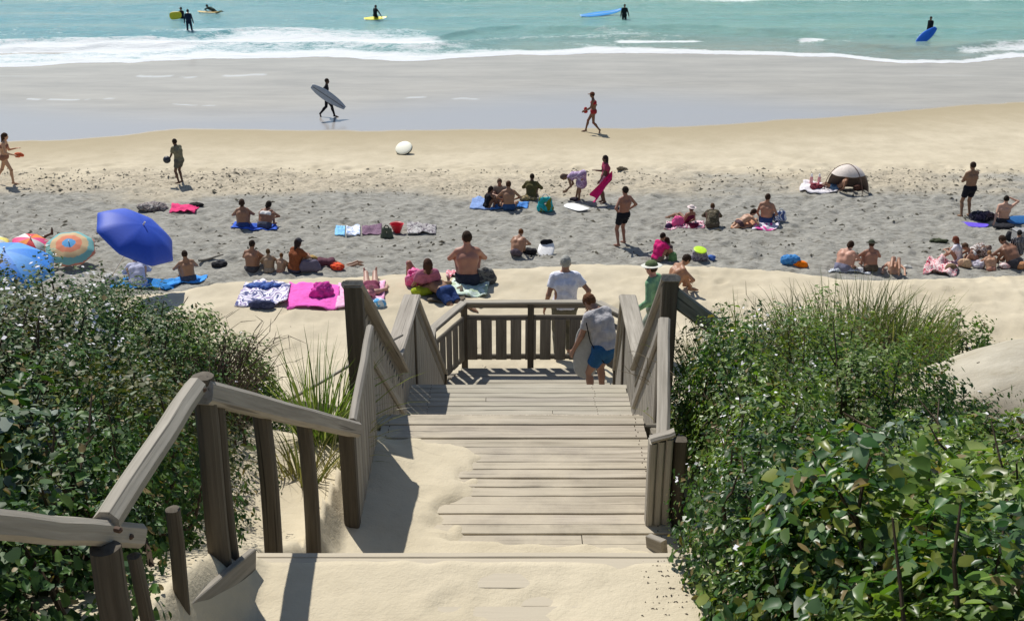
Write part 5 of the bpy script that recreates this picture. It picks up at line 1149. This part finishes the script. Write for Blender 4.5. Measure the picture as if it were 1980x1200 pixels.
def bush(label, mounds, n, size, pal, mix=None, tpl='small', seed=1, glints=0, twigs=14, mat=None, group=None, name='dune_bush', cat='bush', stalks=0, droop=.15, stemmat=None):
    rg = np.random.default_rng(seed); root = empty(name, (mounds[0][0], mounds[0][1], float(T0(mounds[0][0], mounds[0][1])))); tag(root, label, cat, group)
    o_ = np.array(root.location); area = np.array([m_[2]*m_[3]+m_[4]*(m_[2]+m_[3]) for m_ in mounds]); cnt = (n*area/area.sum()).astype(int)
    Ps, Ns, Ss, Tn = [], [], [], []; FP, FN = [], []
    pa = np.array(PAL[pal]); pb = np.array(PAL[mix]) if mix else pa
    for (cx, cy, rx, ry, H), k in zip(mounds, cnt):
        u = rg.normal(size=(k, 3)); u[:, 2] = np.abs(u[:, 2]); u = nrm_rows(u)
        cl = fbm(u[:,0]*3.1+cx*7, u[:,1]*3.1+cy*5+u[:,2]*2, seed, 4)-.47           # clumps and hollows
        hole = cl < -.10
        r_ = (1+cl*1.5)*(1-rg.exponential(.06, k)); deep = rg.random(k) < .16; r_ = np.where(deep, r_*rg.uniform(.45, .9, k), r_)
        r_ = np.where(hole, r_*.82, r_)
        X = cx+rx*u[:,0]*r_; Y = cy+ry*u[:,1]*r_; zb = float(T0(cx, cy)); zt = T0(X, Y); Z = np.maximum(zb*.6+zt*.4-.05+H*u[:,2]*r_, zt+.02)
        P_ = np.stack([X, Y, Z], 1); N_ = nrm_rows(u/np.array([rx, ry, H])); N_ = N_+np.array([0,0,.55])+rg.normal(size=(k, 3))*.42
        side = fbm(X*2.2+9, Y*2.2+Z*2, seed+5, 3); wch = rg.random(k) < sst((side-.40)/.14)
        c_ = np.where(wch[:, None], pb[rg.integers(0, len(pb), k)], pa[rg.integers(0, len(pa), k)])*rg.uniform(.7, 1.3, (k, 1))
        dead = rg.random(k) < .045; c_[dead] = (.24,.18,.08)
        Ps.append(P_); Ns.append(N_); Ss.append((size[0]*.7+(size[1]-size[0]*.6)*rg.beta(1.3, 2.0, k)*1.25)*np.where(rg.random(k) < .15, .6, 1)); Tn.append(c_)
        if glints:
            kf = int(glints*k/n); q = rg.choice(k, kf); ok = (~deep[q]) & (u[q, 2] > .15) & (fbm(X[q]*1.5, Y[q]*1.5, seed+9, 3) > .42); q = q[ok]
            FP.append(P_[q]+nrm_rows(N_[q])*.03); FN.append(N_[q])
    P_ = np.concatenate(Ps)-o_; N_ = np.concatenate(Ns); tp = {'small': (LF_SM, LF_SMF), 'big': (LF_BIG, LF_BIGF), 'narrow': (LF_NA, LF_SMF)}[tpl]
    Ss_ = np.concatenate(Ss); Tn_ = np.concatenate(Tn)
    if tpl == 'big':
        hf = rg.random(len(P_)) < .5; of = leaves(P_[hf], N_[hf]+rg.normal(size=(hf.sum(), 3))*.3, Ss_[hf]*.8, Tn_[hf]*1.05, LF_OV, LF_BIGF, 'young_foliage', mat or M_LEAF, root, rg, droop*2)
        of['kind'] = 'stuff'; P_, N_, Ss_, Tn_ = P_[~hf], N_[~hf], Ss_[~hf], Tn_[~hf]
    leaves(P_, N_, Ss_, Tn_, tp[0], tp[1], 'foliage', mat or (M_LEAFG if tpl == 'big' else M_LEAF), root, rg, droop)
    if glints and sum(map(len, FP)):
        Q_ = np.concatenate(FP)-o_; leaves(Q_, np.concatenate(FN), rg.uniform(.012, .034, len(Q_)), np.ones((len(Q_), 3)), LF_SM*np.array([1,1.5,1]), LF_SMF, 'glints', M_GLINT, root, rg)['kind'] = 'stuff'  # small white flecks painting the glints off the upper leaves
    mb = MB()
    for _ in range(twigs):
        cx, cy, rx, ry, H = mounds[rg.integers(len(mounds))]; a = rg.random()*6.28; f = rg.uniform(.3, .98); b0 = np.array([cx+rg.normal()*.1, cy+rg.normal()*.1, 0.]); b0[2] = float(T0(b0[0], b0[1]))-.05
        e_ = np.array([cx+rx*f*math.cos(a), cy+ry*f*math.sin(a), b0[2]+.05+H*math.sqrt(max(.05, 1-f*f))*1.0]); m_ = (b0+e_)/2+rg.normal(size=3)*.06
        mb.log(b0-o_, m_-o_, .012, .008, 5, rg.uniform(.7, 1.1), 2, .01); mb.log(m_-o_, e_-o_, .008, .003, 5, rg.uniform(.7, 1.1), 2, .01)
    if twigs: mb.build('branches', M_STEM, root)['kind'] = 'stuff'
    if stalks:
        mb = MB()
        for _ in range(stalks):
            cx, cy, rx, ry, H = mounds[rg.integers(len(mounds))]; a = rg.random()*6.28; f = rg.random()**.5*.85; x, y = cx+rx*f*math.cos(a), cy+ry*f*math.sin(a)
            b0 = np.array([x, y, float(T0(cx, cy))+H*math.sqrt(1-f*f)*.6]); d = np.array([math.cos(a)*.5+rg.normal()*.35, math.sin(a)*.4+rg.normal()*.3, rg.uniform(.55, 1.1)]); L = rg.uniform(.20, .52)
            prev = b0
            for q in range(4):
                d = d+rg.normal(size=3)*.16+np.array([0,0,-.11*q]); nx = prev+nrm(d)*L/4; mb.log(prev-o_, nx-o_, .0045-.0008*q, .0037-.0008*q, 4, rg.uniform(.8, 1.3), 1, 0); 
                if rg.random() < .55: sd_ = nx+nrm(d+rg.normal(size=3)*.7)*L*.25; mb.log(nx-o_, sd_-o_, .0028, .0012, 4, 1, 1, 0)
                prev = nx
        mb.build('dry_stalks', stemmat or M_DRY, root)['kind'] = 'stuff'
    return root
def grass(label, cx, cy, rad, n, L, pal, seed=1, lean=(0,0), wdt=.007, name='grass_clump', group='grass clumps on the dune', z=None, droop=1.0):
    rg = np.random.default_rng(seed); zb = float(T0(cx, cy))-.03 if z is None else z; root_ = (cx, cy, zb); V, Fc, T_ = [], [], []
    pa = np.array(PAL[pal]) if isinstance(pal, str) else np.array(pal)
    for k in range(n):
        a = rg.random()*6.28; r_ = rad*math.sqrt(rg.random()); b0 = np.array([math.cos(a)*r_, math.sin(a)*r_, float(T0(cx+math.cos(a)*r_, cy+math.sin(a)*r_))-zb-.03 if z is None else 0.]); L_ = L*rg.uniform(.55, 1.15)
        d = nrm([math.cos(a)*rg.uniform(.1, .5)+lean[0]+rg.normal()*.1, math.sin(a)*rg.uniform(.1, .5)+lean[1]+rg.normal()*.1, 1.]); sd_ = nrm(np.cross(d, (rg.normal(), rg.normal(), .2))); c_ = pa[rg.integers(len(pa))]*rg.uniform(.7, 1.3); base = len(V); p = b0; w_ = wdt*rg.uniform(.6, 1.3)
        S_ = 6; dr = rg.uniform(.05, .34)*droop
        for q in range(S_+1):
            ww = w_*(1-(q/S_)**1.6)+.0006; V += [p-sd_*ww, p+sd_*ww]; T_ += [c_, c_]
            d = nrm(d+np.array([d[0]*dr*.5, d[1]*dr*.5, -dr*q/S_*1.1])); p = p+d*L_/S_
        for q in range(S_): Fc.append((base+2*q, base+2*q+1, base+2*q+3, base+2*q+2))
    o = meshobj(name, np.array(V), np.array(Fc), M_LEAF, None, False, {'tint': np.array(T_)}); o.location = root_; tag(o, label, 'grass', group)
    return o
GB = None
# right of the stairs
bush('big leaved green shrub filling the bottom right corner', [(1.30,2.35,.55,.55,.62),(1.95,2.25,.7,.7,.66),(1.22,3.1,.48,.55,.54),(1.90,3.05,.65,.6,.50),(2.7,2.9,.7,.8,.5)], 24000, (.024,.076), 'big', 'grassy', 'big', 3, 60, 40)
bush('glossy small leaved shrub tumbling over the landing edge at lower right', [(1.05,3.75,.36,.45,.55),(1.30,4.35,.48,.5,.72),(.98,3.2,.28,.45,.42)], 20000, (.018,.046), 'deep', 'grassy', 'big', 4, 300, 30)
bush('broad leaved shrub with silvery patches in the right slope middle', [(2.0,4.1,.75,.65,.44),(2.9,4.0,.8,.8,.36),(2.15,5.0,.65,.6,.40),(3.1,4.9,.8,.6,.22)], 26000, (.026,.055), 'grassy', 'silver', 'big', 5, 900, 40)
bush('dark dense shrub crowding the boarded end post on the right', [(1.42,5.3,.40,.55,.95),(1.48,6.2,.40,.55,1.02),(1.55,7.1,.42,.5,1.0),(1.36,6.85,.24,.35,.92)], 24000, (.018,.044), 'deep', 'grassy', 'big', 6, 1200, 40, stalks=25)
bush('mid green twiggy shrub behind the dark one on the right', [(2.15,6.1,.65,.7,.80),(2.15,7.2,.65,.7,.85),(2.5,7.6,.45,.5,.62)], 38000, (.018,.044), 'grassy', 'deep', 'small', 7, 700, 40, stalks=60)
bush('wispy green shrub with long dry stalks along the crest at right', [(1.75,8.35,.55,.5,.78),(2.5,8.6,.7,.5,.74),(3.3,8.7,.7,.5,.72)], 38000, (.020,.055), 'grassy', 'deep', 'narrow', 8, 160, 40, stalks=150)
bush('bright yellow green shrub standing highest at the far right', [(4.0,9.0,.45,.4,.98),(4.35,8.9,.35,.35,.72),(3.75,8.8,.4,.4,.66)], 17000, (.022,.052), 'bright', 'bright', 'small', 9, 60, 40, stalks=20, stemmat=M_STEM)
bush('low silver leaved shrub below the sandy hump at right', [(3.2,5.35,.7,.40,.16),(4.1,5.1,.8,.5,.16),(2.65,5.9,.42,.45,.28)], 15000, (.018,.040), 'silver', 'deep', 'small', 10, 500, 20)
bush('brownish half dry shrub between the crest and the sandy hump', [(3.0,8.05,.45,.4,.42)], 7000, (.014,.034), 'brown', 'grassy', 'narrow', 12, 60, 30, stalks=50)
bush('green ground shrub beyond the right edge of the slope', [(4.2,4.2,.9,.8,.25),(5.3,6.0,.8,.8,.3),(5.9,8.4,.9,.8,.5)], 12000, (.022,.045), 'olive', 'silver', 'small', 13, 120, 20)
# left of the stairs
bush('large leaved green shrub at the lower left behind the near rail', [(-2.05,3.75,.55,.55,.62),(-2.75,3.9,.65,.7,.55),(-3.4,3.7,.7,.8,.5)], 13000, (.035,.080), 'big', 'silver', 'big', 14, 60, 30, mat=M_LEAFD)
bush('shrub in deep shade right behind the left handrail posts', [(-1.82,4.6,.46,.5,.86),(-1.60,4.1,.28,.4,.78),(-1.56,3.5,.24,.38,.66),(-1.95,5.4,.45,.5,.80),(-2.2,6.1,.42,.5,.70)], 22000, (.016,.038), 'deep', 'olive', 'big', 15, 60, 40, mat=M_LEAFD)
bush('dark shrub at the bottom left corner under the near rail', [(-1.95,2.4,.5,.7,.50),(-2.6,2.6,.7,.8,.60),(-1.60,2.95,.32,.5,.42)], 15000, (.022,.05), 'deep', 'deep', 'big', 16, 10, 20, mat=M_LEAFD)
bush('shrub with painted white leaf glints in the middle of the left slope', [(-2.75,5.1,.65,.7,.75),(-3.6,5.0,.8,.8,.75),(-2.9,6.1,.7,.7,.80)], 44000, (.019,.048), 'deep', 'olive', 'small', 17, 3600, 40, mat=M_LEAFD)
bush('shrub with painted white leaf glints high on the left slope', [(-3.7,6.3,.8,.8,.95),(-4.6,6.2,.9,.9,.9),(-3.5,7.4,.75,.7,1.0),(-4.5,7.6,.9,.8,1.1)], 58000, (.020,.050), 'deep', 'olive', 'small', 18, 6500, 50, mat=M_LEAFD)
bush('green shrub forming the rounded left crest above the sand', [(-2.70,7.4,.65,.65,.92),(-2.35,8.1,.5,.5,.70),(-3.3,8.5,.65,.5,.98)], 48000, (.019,.046), 'deep', 'grassy', 'small', 19, 900, 40, mat=M_LEAFD, stalks=30, stemmat=M_STEM)
bush('far left shrub with upright twigs in front of the umbrellas', [(-4.5,9.0,.9,.6,1.35),(-5.4,8.6,.9,.8,1.45),(-5.6,7.2,.9,.9,1.2)], 44000, (.021,.050), 'deep', 'olive', 'small', 20, 900, 40, mat=M_LEAFD, stalks=60, stemmat=M_STEM)
bush('dark leafless twiggy shrub at the right end of the left slope', [(-2.2,7.2,.40,.45,.68),(-2.1,6.7,.28,.32,.5)], 5000, (.010,.024), 'brown', 'deep', 'narrow', 22, 20, 90, stalks=150, stemmat=M_STEM)
grass('tall green dune grass leaning over the left rail of the middle landing', -1.46, 7.35, .17, 210, .85, [(.10,.17,.035),(.15,.21,.06),(.20,.22,.10)], 31, (.05,-.02))
grass('short dry grass among the tall left grass and the round posts', -1.42, 6.4, .14, 70, .42, [(.16,.14,.07),(.09,.10,.03),(.22,.18,.10)], 32, (.1,-.1))
grass('dry curved stalks arching over the shrubs right of the tall post', 1.62, 8.1, .35, 70, .75, [(.20,.17,.11),(.10,.12,.04)], 33, (.1,.0), .004)
grass('thin grass growing on the sandy hump at right', 4.0, 7.0, .25, 60, .42, [(.06,.08,.03),(.12,.12,.05)], 34, (.0,.0), .004)
grass('sparse pale stalks at the highest part of the right crest', 2.9, 8.7, .5, 110, .85, [(.14,.13,.06),(.07,.09,.03)], 35, (.05,.0), .0035)
grass('few bleached stalks reaching through the left railing boards', -1.22, 6.6, .12, 36, .62, [(.30,.27,.20),(.2,.18,.12)], 36, (.35,-.05), .004)
for i_, (x, y, l_) in enumerate(((1.75,8.0,.50),(2.15,8.35,.55),(2.55,8.25,.5),(2.95,8.45,.6),(3.3,8.4,.46))):
    grass(['soft green grass tuft nearest the tall right post on the crest','second green grass tuft right of the tall right post','green grass tuft in the middle of the right crest','tallest soft green tuft of the right crest','pale green tuft left of the bright yellow green shrub'][i_], x, y, .34, 380, l_+.05, [(.10,.15,.04),(.15,.18,.06),(.19,.19,.09),(.075,.11,.03),(.24,.21,.13)], 50+i_, (.04,0), .005, z=float(T0(x, y))+.42)
# leaning pole behind the left grass
m = MB(); m.log(at(560, 770, 9.4), at(779, 648, 11.2), .016, .013, 8, .7, 8, .012); tag(m.build('pole', M_WX), 'thin bare pole slanting behind the tall left grass towards the deck', 'pole')
# ------------------------------------------------------------------ uncountable litter on the sand
def scatter(name, label, cat, n, pxr, pyr, size, col, seed, flat=.4, dens=None):
    rg = np.random.default_rng(seed); V, Fc = [], []; k = 0
    fx = rg.uniform(*pxr, n*3); fy = rg.uniform(*pyr, n*3)
    for x, y in zip(fx, fy):
        if k >= n: break
        if dens is not None and vn(x*dens[0], y*dens[1], seed) < dens[2]: continue
        p = on_z(x, y, .45)
        if p[1] < crestY(p[0])+4: p = ground_at(x, y)
        p[2] = HG2(p[0], p[1]); s_ = size*rg.uniform(.4, 1.6); a = rg.random()*6.28; b = len(V); st_ = rg.uniform(1, 3)
        for i_ in range(5):
            t = 6.283*i_/5; q = (math.cos(t)*s_*st_*rg.uniform(.6, 1.2), math.sin(t)*s_*rg.uniform(.6, 1.2)); V.append((p[0]+q[0]*math.cos(a)-q[1]*math.sin(a), p[1]+q[0]*math.sin(a)+q[1]*math.cos(a), p[2]-.004))
        V.append((p[0], p[1], p[2]+s_*flat*2)); Fc += [(b+i_, b+(i_+1) % 5, b+5) for i_ in range(5)]; k += 1
    o = meshobj(name, np.array(V), np.array(Fc), simple(name, col, .95, .25, 4)); tag(o, label, cat, None, 'stuff'); return o
def HG2(x, y): return float(sand_detail(np.array([x]), np.array([y]))[0])
scatter('seaweed_scraps', 'dark seaweed scraps scattered over the grey sand', 'seaweed', 750, (-150, 2130), (330, 500), .035, (.05,.045,.03), 41, .5, (.012, .05, .45))
scatter('pebbles', 'pebbles and shell grit on the upper beach band', 'pebbles', 1500, (-150, 2130), (318, 372), .028, (.16,.145,.11), 42, .6, (.01, .05, .35))
scatter('twig_litter', 'dark twig and seed litter on the near landing and slope', 'litter', 130, (1240, 1345), (1085, 1195), .0042, (.05,.04,.03), 43, .5)
scatter('sand_specks', 'small dark specks of litter on the smooth sand', 'litter', 240, (150, 1980), (560, 760), .012, (.14,.12,.09), 44, .3, (.02, .03, .5))
